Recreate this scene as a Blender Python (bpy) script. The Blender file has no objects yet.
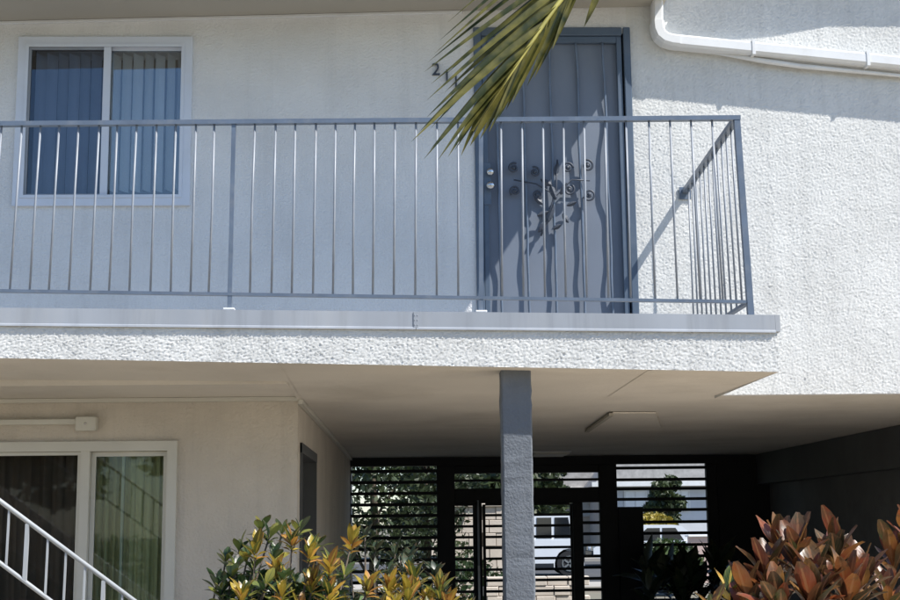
import bpy, bmesh, math, random
import numpy as np
from mathutils import Vector, Matrix
R = math.radians
rnd = random.Random(7)
scene = bpy.context.scene
COL = scene.collection

# ---------------------------------------------------------------- camera
F, YAW, PIT, ROL = 1367.0, -.0307, .1631, -.0110
cy, sy, cp, sp = math.cos(YAW), math.sin(YAW), math.cos(PIT), math.sin(PIT)
fw = Vector((-sy*cp, cy*cp, sp)); ri = Vector((cy, sy, 0)); up = ri.cross(fw)
r2 = math.cos(ROL)*ri + math.sin(ROL)*up
u2 = -math.sin(ROL)*ri + math.cos(ROL)*up
CAM = Vector((0, 0, 1.5))
cd = bpy.data.cameras.new('camera'); cam = bpy.data.objects.new('camera', cd); COL.objects.link(cam)
cam.matrix_world = Matrix(((r2.x, u2.x, -fw.x, CAM.x), (r2.y, u2.y, -fw.y, CAM.y), (r2.z, u2.z, -fw.z, CAM.z), (0, 0, 0, 1)))
cd.sensor_width = 36; cd.lens = F/900*36; cd.clip_end = 2000; cd.clip_start = .05
scene.camera = cam

# ---------------------------------------------------------------- light
SUN = Vector((1.8, -1.0, 2.75)).normalized()
w = bpy.data.worlds.new('World'); scene.world = w; w.use_nodes = True
nt = w.node_tree; bg = nt.nodes['Background']
sky = nt.nodes.new('ShaderNodeTexSky'); sky.sky_type = 'NISHITA'; sky.sun_disc = False
sky.sun_elevation = math.asin(SUN.z); sky.sun_rotation = math.atan2(SUN.x, SUN.y)
sky.air_density = 1.0; sky.dust_density = .3; sky.ozone_density = 5.0
nt.links.new(sky.outputs[0], bg.inputs[0]); bg.inputs[1].default_value = .125
sd = bpy.data.lights.new('sun', 'SUN'); so = bpy.data.objects.new('sun', sd); COL.objects.link(so)
sd.energy = 5.0; sd.angle = R(.5); sd.color = (1, .962, .905)
so.rotation_euler = SUN.to_track_quat('Z', 'Y').to_euler(); so.location = (6, -6, 12)
scene.view_settings.view_transform = 'Standard'; scene.view_settings.look = 'None'
scene.view_settings.exposure = .52; scene.view_settings.gamma = 1

# ---------------------------------------------------------------- helpers
def P(x, y, Y=None, Z=None, X=None):
    """the point of the world that lies on a known plane in a measured direction"""
    d = (x-450)/F*r2 - (y-300)/F*u2 + fw
    t = Y/d.y if Y is not None else ((Z-1.5)/d.z if Z is not None else X/d.x)
    return CAM + t*d

def tag(o, label=None, cat=None, group=None, kind=None):
    if label: o['label'] = label
    if cat: o['category'] = cat
    if group: o['group'] = group
    if kind: o['kind'] = kind
    return o
def thing(name, label, cat, loc=(0, 0, 0), group=None, rz=0):
    o = bpy.data.objects.new(name, None); COL.objects.link(o)
    o.location = loc; o.rotation_euler.z = rz; o.empty_display_size = .1
    return tag(o, label, cat, group)
def part(name, me, mat=None, parent=None, loc=None, label=None, kind=None):
    o = bpy.data.objects.new(name, me); COL.objects.link(o)
    if mat is not None and not me.materials: me.materials.append(mat)
    if parent is not None: o.parent = parent
    if loc is not None: o.location = loc
    if label: o['label'] = label
    if kind: o['kind'] = kind
    return o

class MB:
    def __init__(s): s.v = []; s.f = []; s.sm = []
    def add(s, vs, fs, smooth=False):
        n = len(s.v); s.v += [tuple(v) for v in vs]
        s.f += [tuple(i+n for i in f) for f in fs]; s.sm += [smooth]*len(fs)
        return s
    def box(s, a, b, bev=0):
        x0, x1 = sorted((a[0], b[0])); y0, y1 = sorted((a[1], b[1])); z0, z1 = sorted((a[2], b[2]))
        if bev <= 0:
            v = [(x0,y0,z0),(x1,y0,z0),(x1,y1,z0),(x0,y1,z0),(x0,y0,z1),(x1,y0,z1),(x1,y1,z1),(x0,y1,z1)]
            return s.add(v, [(3,2,1,0),(4,5,6,7),(0,1,5,4),(1,2,6,5),(2,3,7,6),(3,0,4,7)])
        bm = bmesh.new(); bmesh.ops.create_cube(bm, size=1)
        for v in bm.verts: v.co = Vector((x0+(v.co.x+.5)*(x1-x0), y0+(v.co.y+.5)*(y1-y0), z0+(v.co.z+.5)*(z1-z0)))
        bmesh.ops.bevel(bm, geom=bm.edges[:], offset=bev, segments=1, affect='EDGES')
        s.bm(bm); return s
    def bm(s, bm, smooth=False):
        bm.verts.index_update()
        s.add([v.co[:] for v in bm.verts], [[v.index for v in f.verts] for f in bm.faces], smooth); bm.free(); return s
    def hexa(s, c):            # c: 4 bottom corners then 4 top corners (ccw from above)
        return s.add(c, [(3,2,1,0),(4,5,6,7),(0,1,5,4),(1,2,6,5),(2,3,7,6),(3,0,4,7)])
    def bar(s, p, q, wx, wy, side=Vector((0, 1, 0))):   # rectangular bar from p to q; wx across, wy along `side`
        p, q = Vector(p), Vector(q); d = (q-p).normalized(); b = (side-d*side.dot(d)).normalized(); a = d.cross(b)
        c = []
        for e in (p, q):
            for i, j in ((-1,-1),(1,-1),(1,1),(-1,1)): c.append(e + a*wx/2*i + b*wy/2*j)
        return s.add(c, [(0,1,2,3),(7,6,5,4),(0,4,5,1),(1,5,6,2),(2,6,7,3),(3,7,4,0)])
    def tube(s, pts, r, n=8, cap=True):
        pts = [Vector(p) for p in pts]; rs = r if isinstance(r, (list, tuple)) else [r]*len(pts)
        vs = []; prev = None
        for i, p in enumerate(pts):
            t = (pts[min(i+1, len(pts)-1)] - pts[max(i-1, 0)]).normalized()
            if prev is None:
                a = t.orthogonal().normalized()
            else:
                a = (prev - t*prev.dot(t)).normalized()
            prev = a; b = t.cross(a)
            for k in range(n):
                an = 2*math.pi*k/n; vs.append(p + (a*math.cos(an)+b*math.sin(an))*rs[i])
        fs = []
        for i in range(len(pts)-1):
            for k in range(n):
                fs.append((i*n+k, i*n+(k+1) % n, (i+1)*n+(k+1) % n, (i+1)*n+k))
        if cap: fs.append(tuple(range(n))[::-1]); fs.append(tuple((len(pts)-1)*n+k for k in range(n)))
        return s.add(vs, fs, True)
    def prism(s, poly, y0, y1):     # poly in (x,z), extruded along y
        n = len(poly); v = [(x, y0, z) for x, z in poly] + [(x, y1, z) for x, z in poly]
        return s.add(v, [tuple(range(n)), tuple(range(2*n-1, n-1, -1))] + [(i, i+n, (i+1) % n+n, (i+1) % n) for i in range(n)])
    def ball(s, c, r, seg=12):
        bm = bmesh.new(); bmesh.ops.create_uvsphere(bm, u_segments=seg, v_segments=seg//2+1, radius=1)
        rr = r if isinstance(r, (tuple, list)) else (r, r, r)
        for v in bm.verts: v.co = Vector((v.co.x*rr[0]+c[0], v.co.y*rr[1]+c[1], v.co.z*rr[2]+c[2]))
        return s.bm(bm, True)
    def disc(s, c, r, y0, y1, n=20, ri=0):       # wheel-like disc with its axis along y
        a = [(c[0]+r*math.cos(2*math.pi*k/n), c[1]+r*math.sin(2*math.pi*k/n)) for k in range(n)]
        if ri == 0: return s.prism(a, y0, y1)
        b = [(c[0]+ri*math.cos(2*math.pi*k/n), c[1]+ri*math.sin(2*math.pi*k/n)) for k in range(n)]
        v = [(x, y, z) for y in (y0, y1) for L in (a, b) for x, z in L]
        f = []
        for k in range(n):
            m = (k+1) % n
            f += [(k, m, n+m, n+k), (2*n+k, 3*n+k, 3*n+m, 2*n+m), (k, 2*n+k, 2*n+m, m), (n+k, n+m, 3*n+m, 3*n+k)]
        return s.add(v, f)
    def mesh(s, name, recalc=True):
        me = bpy.data.meshes.new(name); me.from_pydata(s.v, [], s.f)
        me.polygons.foreach_set('use_smooth', s.sm)
        if recalc:
            b = bmesh.new(); b.from_mesh(me); bmesh.ops.recalc_face_normals(b, faces=b.faces[:]); b.to_mesh(me); b.free()
        me.update(); return me
    def build(s, name, mat, parent=None, loc=None, label=None, kind=None, recalc=True):
        return part(name, s.mesh(name, recalc), mat, parent, loc, label, kind)
def B(a, b, bev=0): return MB().box(a, b, bev)

# ---------------------------------------------------------------- materials
def mat(name, col, rough=.7, var=.12, vscale=3, bump=0, bscale=60, bdist=.004, metal=0, spec=.5, dirt=None, dscale=1.2, damt=.5, stretch=None, streak=0):
    m = bpy.data.materials.new(name); m.use_nodes = True; n = m.node_tree; L = n.links
    b = n.nodes['Principled BSDF']; b.inputs['Roughness'].default_value = rough
    b.inputs['Metallic'].default_value = metal; b.inputs['Specular IOR Level'].default_value = spec
    tc = n.nodes.new('ShaderNodeTexCoord'); src = tc.outputs['Object']
    mp = n.nodes.new('ShaderNodeMapping'); L.new(src, mp.inputs[0])
    if stretch: mp.inputs['Scale'].default_value = stretch
    no = n.nodes.new('ShaderNodeTexNoise'); no.inputs['Scale'].default_value = vscale; no.inputs['Detail'].default_value = 6
    L.new(mp.outputs[0], no.inputs['Vector'])
    cr = n.nodes.new('ShaderNodeValToRGB')
    c = Vector(col)
    cr.color_ramp.elements[0].position = .3; cr.color_ramp.elements[1].position = .7
    cr.color_ramp.elements[0].color = (*(c*(1-var)), 1); cr.color_ramp.elements[1].color = (*[min(1, k*(1+var)) for k in c], 1)
    L.new(no.outputs[0], cr.inputs[0]); out = cr.outputs[0]
    if dirt:
        n2 = n.nodes.new('ShaderNodeTexNoise'); n2.inputs['Scale'].default_value = dscale; n2.inputs['Detail'].default_value = 8; n2.inputs['Roughness'].default_value = .7
        L.new(mp.outputs[0], n2.inputs['Vector'])
        r_ = n.nodes.new('ShaderNodeMapRange'); r_.inputs[1].default_value = .5; r_.inputs[2].default_value = .75; r_.inputs[4].default_value = damt
        L.new(n2.outputs[0], r_.inputs[0])
        mx = n.nodes.new('ShaderNodeMix'); mx.data_type = 'RGBA'; L.new(r_.outputs[0], mx.inputs[0]); L.new(out, mx.inputs[6]); mx.inputs[7].default_value = (*dirt, 1)
        out = mx.outputs[2]
    if streak:
        m2 = n.nodes.new('ShaderNodeMapping'); m2.inputs['Scale'].default_value = (7, 7, .35); L.new(src, m2.inputs[0])
        n4 = n.nodes.new('ShaderNodeTexNoise'); n4.inputs['Scale'].default_value = 1.6; n4.inputs['Detail'].default_value = 7; n4.inputs['Roughness'].default_value = .65; L.new(m2.outputs[0], n4.inputs['Vector'])
        r4 = n.nodes.new('ShaderNodeMapRange'); r4.inputs[1].default_value = .5; r4.inputs[2].default_value = .78; r4.inputs[4].default_value = streak; L.new(n4.outputs[0], r4.inputs[0])
        x4 = n.nodes.new('ShaderNodeMix'); x4.data_type = 'RGBA'; L.new(r4.outputs[0], x4.inputs[0]); L.new(out, x4.inputs[6]); x4.inputs[7].default_value = (*(c*.55), 1); out = x4.outputs[2]
    L.new(out, b.inputs['Base Color'])
    if bump:
        n3 = n.nodes.new('ShaderNodeTexNoise'); n3.inputs['Scale'].default_value = bscale; n3.inputs['Detail'].default_value = 4
        L.new(tc.outputs['Object'], n3.inputs['Vector'])
        bp = n.nodes.new('ShaderNodeBump'); bp.inputs['Strength'].default_value = bump; bp.inputs['Distance'].default_value = bdist
        L.new(n3.outputs[0], bp.inputs['Height']); L.new(bp.outputs[0], b.inputs['Normal'])
    return m
def glass(name, tint, alpha, rough=.02, spec=.9, wav=0):
    """window pane: a clear sheet that mirrors by fresnel, tinted"""
    m = bpy.data.materials.new(name); m.use_nodes = True; n = m.node_tree; L = n.links
    for x in list(n.nodes): n.nodes.remove(x)
    o = n.nodes.new('ShaderNodeOutputMaterial'); mx = n.nodes.new('ShaderNodeMixShader')
    t = n.nodes.new('ShaderNodeBsdfTransparent'); t.inputs[0].default_value = (*tint, 1)
    g = n.nodes.new('ShaderNodeBsdfGlossy'); g.inputs['Roughness'].default_value = rough; g.inputs[0].default_value = (.95, .97, 1, 1)
    lw = n.nodes.new('ShaderNodeFresnel'); lw.inputs[0].default_value = 1.5
    ad = n.nodes.new('ShaderNodeMath'); ad.operation = 'MULTIPLY_ADD'; ad.inputs[1].default_value = 1.5; ad.inputs[2].default_value = alpha
    L.new(lw.outputs[0], ad.inputs[0]); L.new(ad.outputs[0], mx.inputs[0]); L.new(t.outputs[0], mx.inputs[1]); L.new(g.outputs[0], mx.inputs[2]); L.new(mx.outputs[0], o.inputs[0])
    return m
def leafmat(name, cols, rough=.35, trans=.35, vein=(.5, .4, .12), veinw=.06):
    """cols: list of colours picked per leaf object; pale midrib along the leaf's UV"""
    m = bpy.data.materials.new(name); m.use_nodes = True; n = m.node_tree; L = n.links
    b = n.nodes['Principled BSDF']; b.inputs['Roughness'].default_value = rough
    oi = n.nodes.new('ShaderNodeObjectInfo'); cr = n.nodes.new('ShaderNodeValToRGB'); cr.color_ramp.interpolation = 'LINEAR'
    e = cr.color_ramp.elements
    while len(e) < len(cols): e.new(.5)
    for i, c in enumerate(cols): e[i].position = i/(len(cols)-1); e[i].color = (*c, 1)
    uv = n.nodes.new('ShaderNodeTexCoord'); geo = n.nodes.new('ShaderNodeNewGeometry')
    no = n.nodes.new('ShaderNodeTexNoise'); no.inputs['Scale'].default_value = 14; L.new(geo.outputs['Position'], no.inputs['Vector'])
    ad = n.nodes.new('ShaderNodeMath'); ad.operation = 'MULTIPLY_ADD'; ad.inputs[1].default_value = .5; L.new(no.outputs[0], ad.inputs[0])
    ra = n.nodes.new('ShaderNodeMath'); ra.operation = 'MULTIPLY_ADD'; ra.inputs[1].default_value = 1.0; ra.inputs[2].default_value = -.25
    L.new(oi.outputs['Random'], ra.inputs[0]); L.new(ra.outputs[0], ad.inputs[2]); L.new(ad.outputs[0], cr.inputs[0])
    sx = n.nodes.new('ShaderNodeSeparateXYZ'); L.new(uv.outputs['UV'], sx.inputs[0])
    s1 = n.nodes.new('ShaderNodeMath'); s1.operation = 'SUBTRACT'; s1.inputs[1].default_value = .5; L.new(sx.outputs[1], s1.inputs[0])
    s2 = n.nodes.new('ShaderNodeMath'); s2.operation = 'ABSOLUTE'; L.new(s1.outputs[0], s2.inputs[0])
    s3 = n.nodes.new('ShaderNodeMath'); s3.operation = 'LESS_THAN'; s3.inputs[1].default_value = veinw; L.new(s2.outputs[0], s3.inputs[0])
    s4 = n.nodes.new('ShaderNodeMath'); s4.operation = 'MULTIPLY'; s4.inputs[1].default_value = .6; L.new(s3.outputs[0], s4.inputs[0])
    mx = n.nodes.new('ShaderNodeMix'); mx.data_type = 'RGBA'; L.new(s4.outputs[0], mx.inputs[0]); L.new(cr.outputs[0], mx.inputs[6]); mx.inputs[7].default_value = (*vein, 1)
    # side veins and browned, dusty tips and edges
    wv = n.nodes.new('ShaderNodeTexWave'); wv.inputs['Scale'].default_value = 3.2; wv.inputs['Distortion'].default_value = 1.5; wv.bands_direction = 'DIAGONAL'; L.new(uv.outputs['UV'], wv.inputs['Vector'])
    vr = n.nodes.new('ShaderNodeMapRange'); vr.inputs[1].default_value = .8; vr.inputs[2].default_value = 1; vr.inputs[4].default_value = .15; L.new(wv.outputs['Fac'], vr.inputs[0])
    m3 = n.nodes.new('ShaderNodeMix'); m3.data_type = 'RGBA'; L.new(vr.outputs[0], m3.inputs[0]); L.new(mx.outputs[2], m3.inputs[6]); m3.inputs[7].default_value = (*vein, 1)
    n5 = n.nodes.new('ShaderNodeTexNoise'); n5.inputs['Scale'].default_value = 45; n5.inputs['Detail'].default_value = 5; L.new(geo.outputs['Position'], n5.inputs['Vector'])
    a5 = n.nodes.new('ShaderNodeMath'); a5.operation = 'MULTIPLY_ADD'; a5.inputs[1].default_value = .55; L.new(sx.outputs[0], a5.inputs[0]); L.new(n5.outputs[0], a5.inputs[2])
    r5 = n.nodes.new('ShaderNodeMapRange'); r5.inputs[1].default_value = .95; r5.inputs[2].default_value = 1.12; r5.inputs[4].default_value = .75; L.new(a5.outputs[0], r5.inputs[0])
    m5 = n.nodes.new('ShaderNodeMix'); m5.data_type = 'RGBA'; L.new(r5.outputs[0], m5.inputs[0]); L.new(m3.outputs[2], m5.inputs[6]); m5.inputs[7].default_value = (.10, .06, .03, 1)
    bp = n.nodes.new('ShaderNodeBump'); bp.inputs['Strength'].default_value = .12; bp.inputs['Distance'].default_value = .001; L.new(wv.outputs['Fac'], bp.inputs['Height']); L.new(bp.outputs[0], b.inputs['Normal'])
    mx = m5
    L.new(mx.outputs[2], b.inputs['Base Color'])
    tr = n.nodes.new('ShaderNodeBsdfTranslucent'); L.new(mx.outputs[2], tr.inputs[0])
    ms = n.nodes.new('ShaderNodeMixShader'); ms.inputs[0].default_value = trans
    L.new(b.outputs[0], ms.inputs[1]); L.new(tr.outputs[0], ms.inputs[2]); L.new(ms.outputs[0], n.nodes['Material Output'].inputs[0])
    return m

M = {}
M['stucco'] = mat('white_stucco', (.70, .70, .675), .9, .06, 3, streak=.35, bump=.5, bscale=90, bdist=.004, spec=.2, dirt=(.56, .55, .52), dscale=1.6, damt=.5)
M['stucco_smooth'] = mat('pale_stucco', (.77, .77, .76), .9, .06, 2.5, streak=.22, bump=.9, bscale=70, bdist=.009, spec=.2, dirt=(.63, .62, .60), dscale=.8, damt=.3)
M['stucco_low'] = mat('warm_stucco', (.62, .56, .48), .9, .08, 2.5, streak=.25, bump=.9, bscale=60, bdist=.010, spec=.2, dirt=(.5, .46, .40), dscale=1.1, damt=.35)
M['ceiling'] = mat('ceiling_plaster', (.70, .65, .575), .9, .08, 1.2, bump=.5, bscale=45, bdist=.006, spec=.15, dirt=(.46, .41, .34), dscale=.9, damt=.5)
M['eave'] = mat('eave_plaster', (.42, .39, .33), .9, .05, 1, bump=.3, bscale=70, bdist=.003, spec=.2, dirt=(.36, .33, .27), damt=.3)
M['white'] = mat('white_paint', (.74, .75, .75), .5, .04, 4, bump=.1, bscale=40, bdist=.001, dirt=(.5, .48, .42), dscale=5, damt=.35)
M['vinyl'] = mat('white_vinyl', (.68, .72, .79), .4, .03, 4, dirt=(.55, .55, .53), dscale=6, damt=.25)
M['cream'] = mat('cream_paint', (.62, .60, .53), .5, .04, 4)
M['baluster'] = mat('baluster_paint', (.26, .285, .32), .4, .12, 9, dirt=(.34, .34, .33), dscale=18, damt=.6)
M['rail'] = mat('grey_blue_paint', (.125, .16, .215), .32, .12, 8, bump=.15, bscale=120, bdist=.001, dirt=(.24, .25, .26), dscale=14, damt=.5)
M['post'] = mat('slate_paint', (.14, .155, .175), .75, .12, 6, streak=.4, bump=.9, bscale=80, bdist=.005, dirt=(.21, .22, .23), dscale=7, damt=.5, stretch=(1, 1, .3))
M['flash'] = mat('grey_flashing', (.33, .355, .39), .5, .14, 3, streak=.5, bump=.1, bscale=30, bdist=.002, dirt=(.44, .44, .43), dscale=2.2, damt=.6, stretch=(1, 1, .2))
M['deck'] = mat('deck_coating', (.25, .26, .27), .8, .1, 4)
M['door'] = mat('door_slate', (.165, .195, .245), .7, .1, 2.5, bump=.1, bscale=80, bdist=.001, dirt=(.22, .235, .26), dscale=3, damt=.4, stretch=(1, 1, .4))
M['doorframe'] = mat('door_frame_slate', (.085, .12, .17), .5, .1, 5, dirt=(.16, .18, .21), dscale=6, damt=.4)
M['ornament'] = mat('dark_iron', (.045, .055, .075), .5, .1, 5)
M['steel'] = mat('satin_steel', (.6, .6, .6), .25, .03, 5, metal=1)
M['black'] = mat('black_iron', (.008, .009, .012), .6, .2, 5, dirt=(.014, .014, .016), dscale=6, damt=.5, spec=.3)
M['darkwall'] = mat('dark_grey_wall', (.14, .14, .14), .85, .15, 1.5, bump=.3, bscale=60, bdist=.003, spec=.2, dirt=(.04, .04, .042), dscale=2, damt=.4)
M['beam'] = mat('dark_beam', (.085, .088, .09), .85, .15, 2)
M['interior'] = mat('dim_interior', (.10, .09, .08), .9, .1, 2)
M['vane'] = mat('pale_blind_vane', (.84, .86, .88), .7, .06, 3)
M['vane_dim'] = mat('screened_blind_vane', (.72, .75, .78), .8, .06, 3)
M['curtain'] = mat('green_curtain', (.62, .56, .34), .8, .1, 3)
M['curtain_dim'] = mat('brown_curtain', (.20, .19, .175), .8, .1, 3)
M['glass'] = glass('window_glass', (.93, .95, .95), .05)
M['screen'] = glass('dark_screen_glass', (.74, .78, .84), .0)
M['lowglass'] = glass('shaded_door_glass', (.85, .9, .85), -.03)
M['lowscreen'] = glass('screened_door_glass', (.78, .76, .73), -.045)
M['concrete'] = mat('concrete', (.36, .33, .29), .85, .1, 1, bump=.2, bscale=30, bdist=.003, dirt=(.26, .24, .2), dscale=.8, damt=.5)
M['ground'] = mat('tan_ground', (.17, .155, .12), .95, .12, .6, bump=.4, bscale=20, bdist=.01, dirt=(.11, .12, .06), dscale=.3, damt=.5)
M['paving'] = mat('bounce_paving', (.58, .49, .365), .85, .08, 1.5, bump=.2, bscale=30, bdist=.003, dirt=(.42, .36, .28), dscale=.8, damt=.5)  # bright warm tone chosen to bounce light up to the soffit
M['soil'] = mat('soil', (.06, .045, .03), .95, .3, 8, bump=1, bscale=25, bdist=.02)
M['asphalt'] = mat('asphalt', (.06, .06, .062), .9, .15, 2, bump=.3, bscale=60, bdist=.004)
M['lawn'] = mat('lawn', (.10, .16, .04), .95, .3, 6, bump=1, bscale=40, bdist=.02)
M['bark'] = mat('bark', (.09, .07, .05), .9, .25, 14, bump=.8, bscale=30, bdist=.01)
M['stair'] = mat('stair_grey_paint', (.38, .40, .41), .45, .08, 6, dirt=(.3, .3, .29), dscale=9, damt=.4)
M['rubber'] = mat('rubber', (.015, .015, .016), .8, .1, 8)
M['carwhite'] = mat('white_car_paint', (.72, .74, .76), .25, .02, 2)
M['carblue'] = mat('pale_blue_car_paint', (.38, .48, .62), .25, .02, 2)
M['cardark'] = mat('dark_car_trim', (.02, .022, .026), .35, .1, 5)
M['carglass'] = mat('dark_car_glass', (.012, .015, .02), .06, .05, 3, spec=.8)
M['housewall'] = mat('grey_siding', (.58, .60, .64), .8, .05, 2)
M['houseroof'] = mat('weathered_roof', (.40, .385, .37), .9, .2, 4)
M['gardenwall'] = mat('beige_block', (.64, .57, .50), .9, .1, 3, bump=.4, bscale=30, bdist=.005)
M['pinkwall'] = mat('pink_stucco', (.50, .38, .34), .9, .08, 3)

# ---------------------------------------------------------------- rough stucco sheets
def field(nx, nz, step, scale, seed):
    g = np.random.default_rng(seed); a = g.normal(size=(nz, nx))
    k = np.sqrt(np.fft.fftfreq(nx, step)[None, :]**2 + np.fft.fftfreq(nz, step)[:, None]**2)
    f = np.exp(-(k*scale)**2)*(1-np.exp(-(k*scale*2.2)**2)); r_ = np.fft.ifft2(np.fft.fft2(a)*f).real
    return r_/r_.std()
def sheet(name, x0, x1, z0, z1, y, step, amp, mt, parent, holes=(), zfun=None, seed=1, back=0):
    """rough plaster face in the xz plane looking towards -y, with openings left out"""
    nx = int((x1-x0)/step)+2; nz = int((z1-z0)/step)+2
    X, Z = np.meshgrid(np.linspace(x0, x1, nx), np.linspace(z0, z1, nz))
    if amp:
        h = .85*field(nx, nz, step, .0075, seed)+.35*field(nx, nz, step, .016, seed+3)+.15*field(nx, nz, step, .07, seed+5); h = np.clip(h, -1.4, 2.2) + .12*field(nx, nz, step, .4, seed+9)
        h = h*amp
    else: h = X*0
    Y = y - h
    if zfun is not None: Z = zfun(X, Z)
    co = np.stack([X, Y, Z], -1).reshape(-1, 3)
    i, j = np.meshgrid(np.arange(nx-1), np.arange(nz-1)); i = i.ravel(); j = j.ravel()
    cx = X[j, i]+step/2; cz = Z[j, i]+step/2; keep = np.ones(len(i), bool)
    for a, b, c, d in holes: keep &= ~((cx > a) & (cx < b) & (cz > c) & (cz < d))
    i = i[keep]; j = j[keep]; q = np.stack([j*nx+i, j*nx+i+1, (j+1)*nx+i+1, (j+1)*nx+i], -1).astype(np.int32)
    me = bpy.data.meshes.new(name); me.vertices.add(len(co)); me.vertices.foreach_set('co', co.ravel())
    me.loops.add(q.size); me.loops.foreach_set('vertex_index', q.ravel())
    me.polygons.add(len(q)); me.polygons.foreach_set('loop_start', np.arange(0, q.size, 4, dtype=np.int32)); 
    me.polygons.foreach_set('use_smooth', np.ones(len(q), bool)); me.update(calc_edges=True); me.validate()
    return part(name, me, mt, parent)

W = 8.5           # y of the facade
BY = 7.0          # y of the balcony front
CZ = 2.28         # ceiling of the ground floor
XC = -.69         # corner of ground floor wall and breezeway
XR = 4.2          # breezeway right wall
GY = 16.0         # gate
BACK = 16.6
def dz(x): return 2.625 + (x+2.098)*(2.564-2.625)/(1.78+2.098)         # deck edge height, measured slope
def fz(x): return 2.366 + (x+2.087)*(2.264-2.366)/(1.912+2.087)       # fascia bottom

# ---------------------------------------------------------------- ground
gm = MB(); 
gm.add([(-300, -200, 0), (300, -200, 0), (300, 600, 0), (-300, 600, 0)], [(0, 1, 2, 3)])
tag(gm.build('ground', M['ground'], recalc=False), kind='structure')
tag(B((-7, 1.2, .004), (9, 6.9, .008)).build('bounce_path', M['paving']), kind='structure')  # unseen paving, added to bounce warm light onto the soffit
tag(B((-.68, 6.9, .004), (XR, 19, .008)).build('breezeway_floor', M['concrete']), kind='structure')
tag(B((-60, 33, .004), (60, 55, .008)).build('road', M['asphalt']), kind='structure')
tag(B((-60, 30.5, -.1), (60, 33, .13)).build('pavement', M['concrete']), kind='structure')
tag(B((-60, 55, -.1), (60, 57.2, .13)).build('far_pavement', M['concrete']), kind='structure')
tag(B((-14, 20, .004), (-1, 30.4, .03)).build('lawn', M['lawn']), kind='structure')
tag(B((-1.9, 3.4, -.1), (-.2+.6, 6.7, .06)).build('planting_bed', M['soil']), kind='structure')
tag(B((1.0, 3.2, -.1), (3.2, 5.6, .06)).build('planting_bed', M['soil']), kind='structure')

# ---------------------------------------------------------------- building
bld = thing('apartment_building', 'white stucco two storey apartment building with balcony slab and open breezeway below', 'building', (0, W, 0))
bld.location = (0, 0, 0)
wt0, wt1 = P(20, 38, Y=W), P(190, 206, Y=W)          # upper window
d0, d1 = P(473, 28, Y=W), P(631, 310, Y=W)
DL, DR, DT = d0.x, 1.455, d0.z
zt = 6.6
up_holes = [(wt0.x+.03, wt1.x-.03, wt1.z+.03, wt0.z-.03), (DL+.03, DR-.03, 0, DT-.03)]
sheet('wall', -7, DR-.02, CZ+.02, zt, W, .03, 0, M['stucco_smooth'], bld, up_holes)
sheet('wall', DR-.02, 7.5, CZ+.006, zt, W, .0070, .0019, M['stucco'], bld, seed=3)['label'] = 'rough white stucco wall right of the upstairs door'
# returns of the wall below / sides / roof so that light does not leak
body = MB()
body.box((-7, W+.16, CZ+.17), (wt0.x-.2, W+.3, zt)); 
body.box((-7, BACK, CZ+.17), (7.5, BACK+.2, zt)); body.box((-7.2, W+.003, 0), (-7, BACK+.2, zt)); body.box((7.5, W+.006, 0), (7.7, BACK+.2, zt))
body.build('side_wall', M['stucco'], bld)
B((-7.2, W+.02, zt+.003), (7.7, BACK+.2, zt+.15)).build('roof', M['houseroof'], bld)
# ground floor wall with sliding door hole
lw0, lw1 = P(-12, 441, Y=W), P(178, 441, Y=W)
LWX0, LWX1, LWZ = lw1.x-1.40, lw1.x, lw1.z
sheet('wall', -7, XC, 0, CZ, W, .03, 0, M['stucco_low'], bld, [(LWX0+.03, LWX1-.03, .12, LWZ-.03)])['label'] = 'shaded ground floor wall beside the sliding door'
# breezeway left wall with recessed door opening
dy0, dy1, dzt = 8.68, 10.1, 2.02
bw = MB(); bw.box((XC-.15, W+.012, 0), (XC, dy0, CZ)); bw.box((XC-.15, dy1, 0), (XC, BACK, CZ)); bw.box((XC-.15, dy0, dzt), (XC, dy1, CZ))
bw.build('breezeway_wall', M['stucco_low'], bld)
fd = B((XC-.12, dy0+.02, .02), (XC-.08, dy1-.02, dzt-.02)).build('flat_door', M['beam'], bld, label='dark door set back in the breezeway wall')
B((XC-.15, dy0, 0), (XC+.012, dy0+.07, dzt)).build('door_jamb', M['beam'], fd); B((XC-.15, dy1-.07, 0), (XC+.012, dy1, dzt)).build('door_jamb', M['beam'], fd)
B((XC-.15, dy0, dzt-.06), (XC+.014, dy1, dzt+.003)).build('door_head', M['beam'], fd)
# breezeway right wall: dark, with a beam along its top
B((XR, W+.02, 0), (XR+.15, BACK, CZ-.002)).build('breezeway_wall', M['darkwall'], bld, label='dark grey wall on the right of the breezeway')
B((XR-.14, W+.1, 1.93), (XR-.003, BACK, CZ-.002)).build('beam', M['beam'], bld)
# ceilings: balcony soffit runs on into the breezeway; ground floor ceiling strip at left is stepped to give a shaded band
B((-7, 7.7, CZ+.014), (XC, W-.003, CZ+.1)).build('ceiling_strip', M['ceiling'], bld)
B((XC, W+.004, CZ+.001), (7.5, BACK, CZ+.16)).build('ceiling', M['ceiling'], bld)
B((-7, 8.45, CZ-.012), (XC+.003, 8.497, CZ+.012)).build('wall_moulding', M['cream'], bld)
B((XC+.003, W-.02, CZ-.03), (XC+.03, BACK-.2, CZ-.002)).build('wall_moulding', M['cream'], bld)

# balcony slab -------------------------------------------------------
FX0, FX1 = -7.0, P(778, 350, Y=BY).x
slab = B((FX0, BY+.03, CZ+.17), (FX1-.012, W-.006, 2.52)).build('balcony_slab', M['deck'], bld)
def fzmap(x0, x1, z0, z1):
    return lambda X, Z: fz(X) + (Z-z0)/(z1-z0)*(dz(X)-.075-fz(X))
sheet('fascia', FX0, FX1, 0, .25, BY, .0070, .0021, M['stucco'], slab, zfun=fzmap(FX0, FX1, 0, .25), seed=11)
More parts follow.
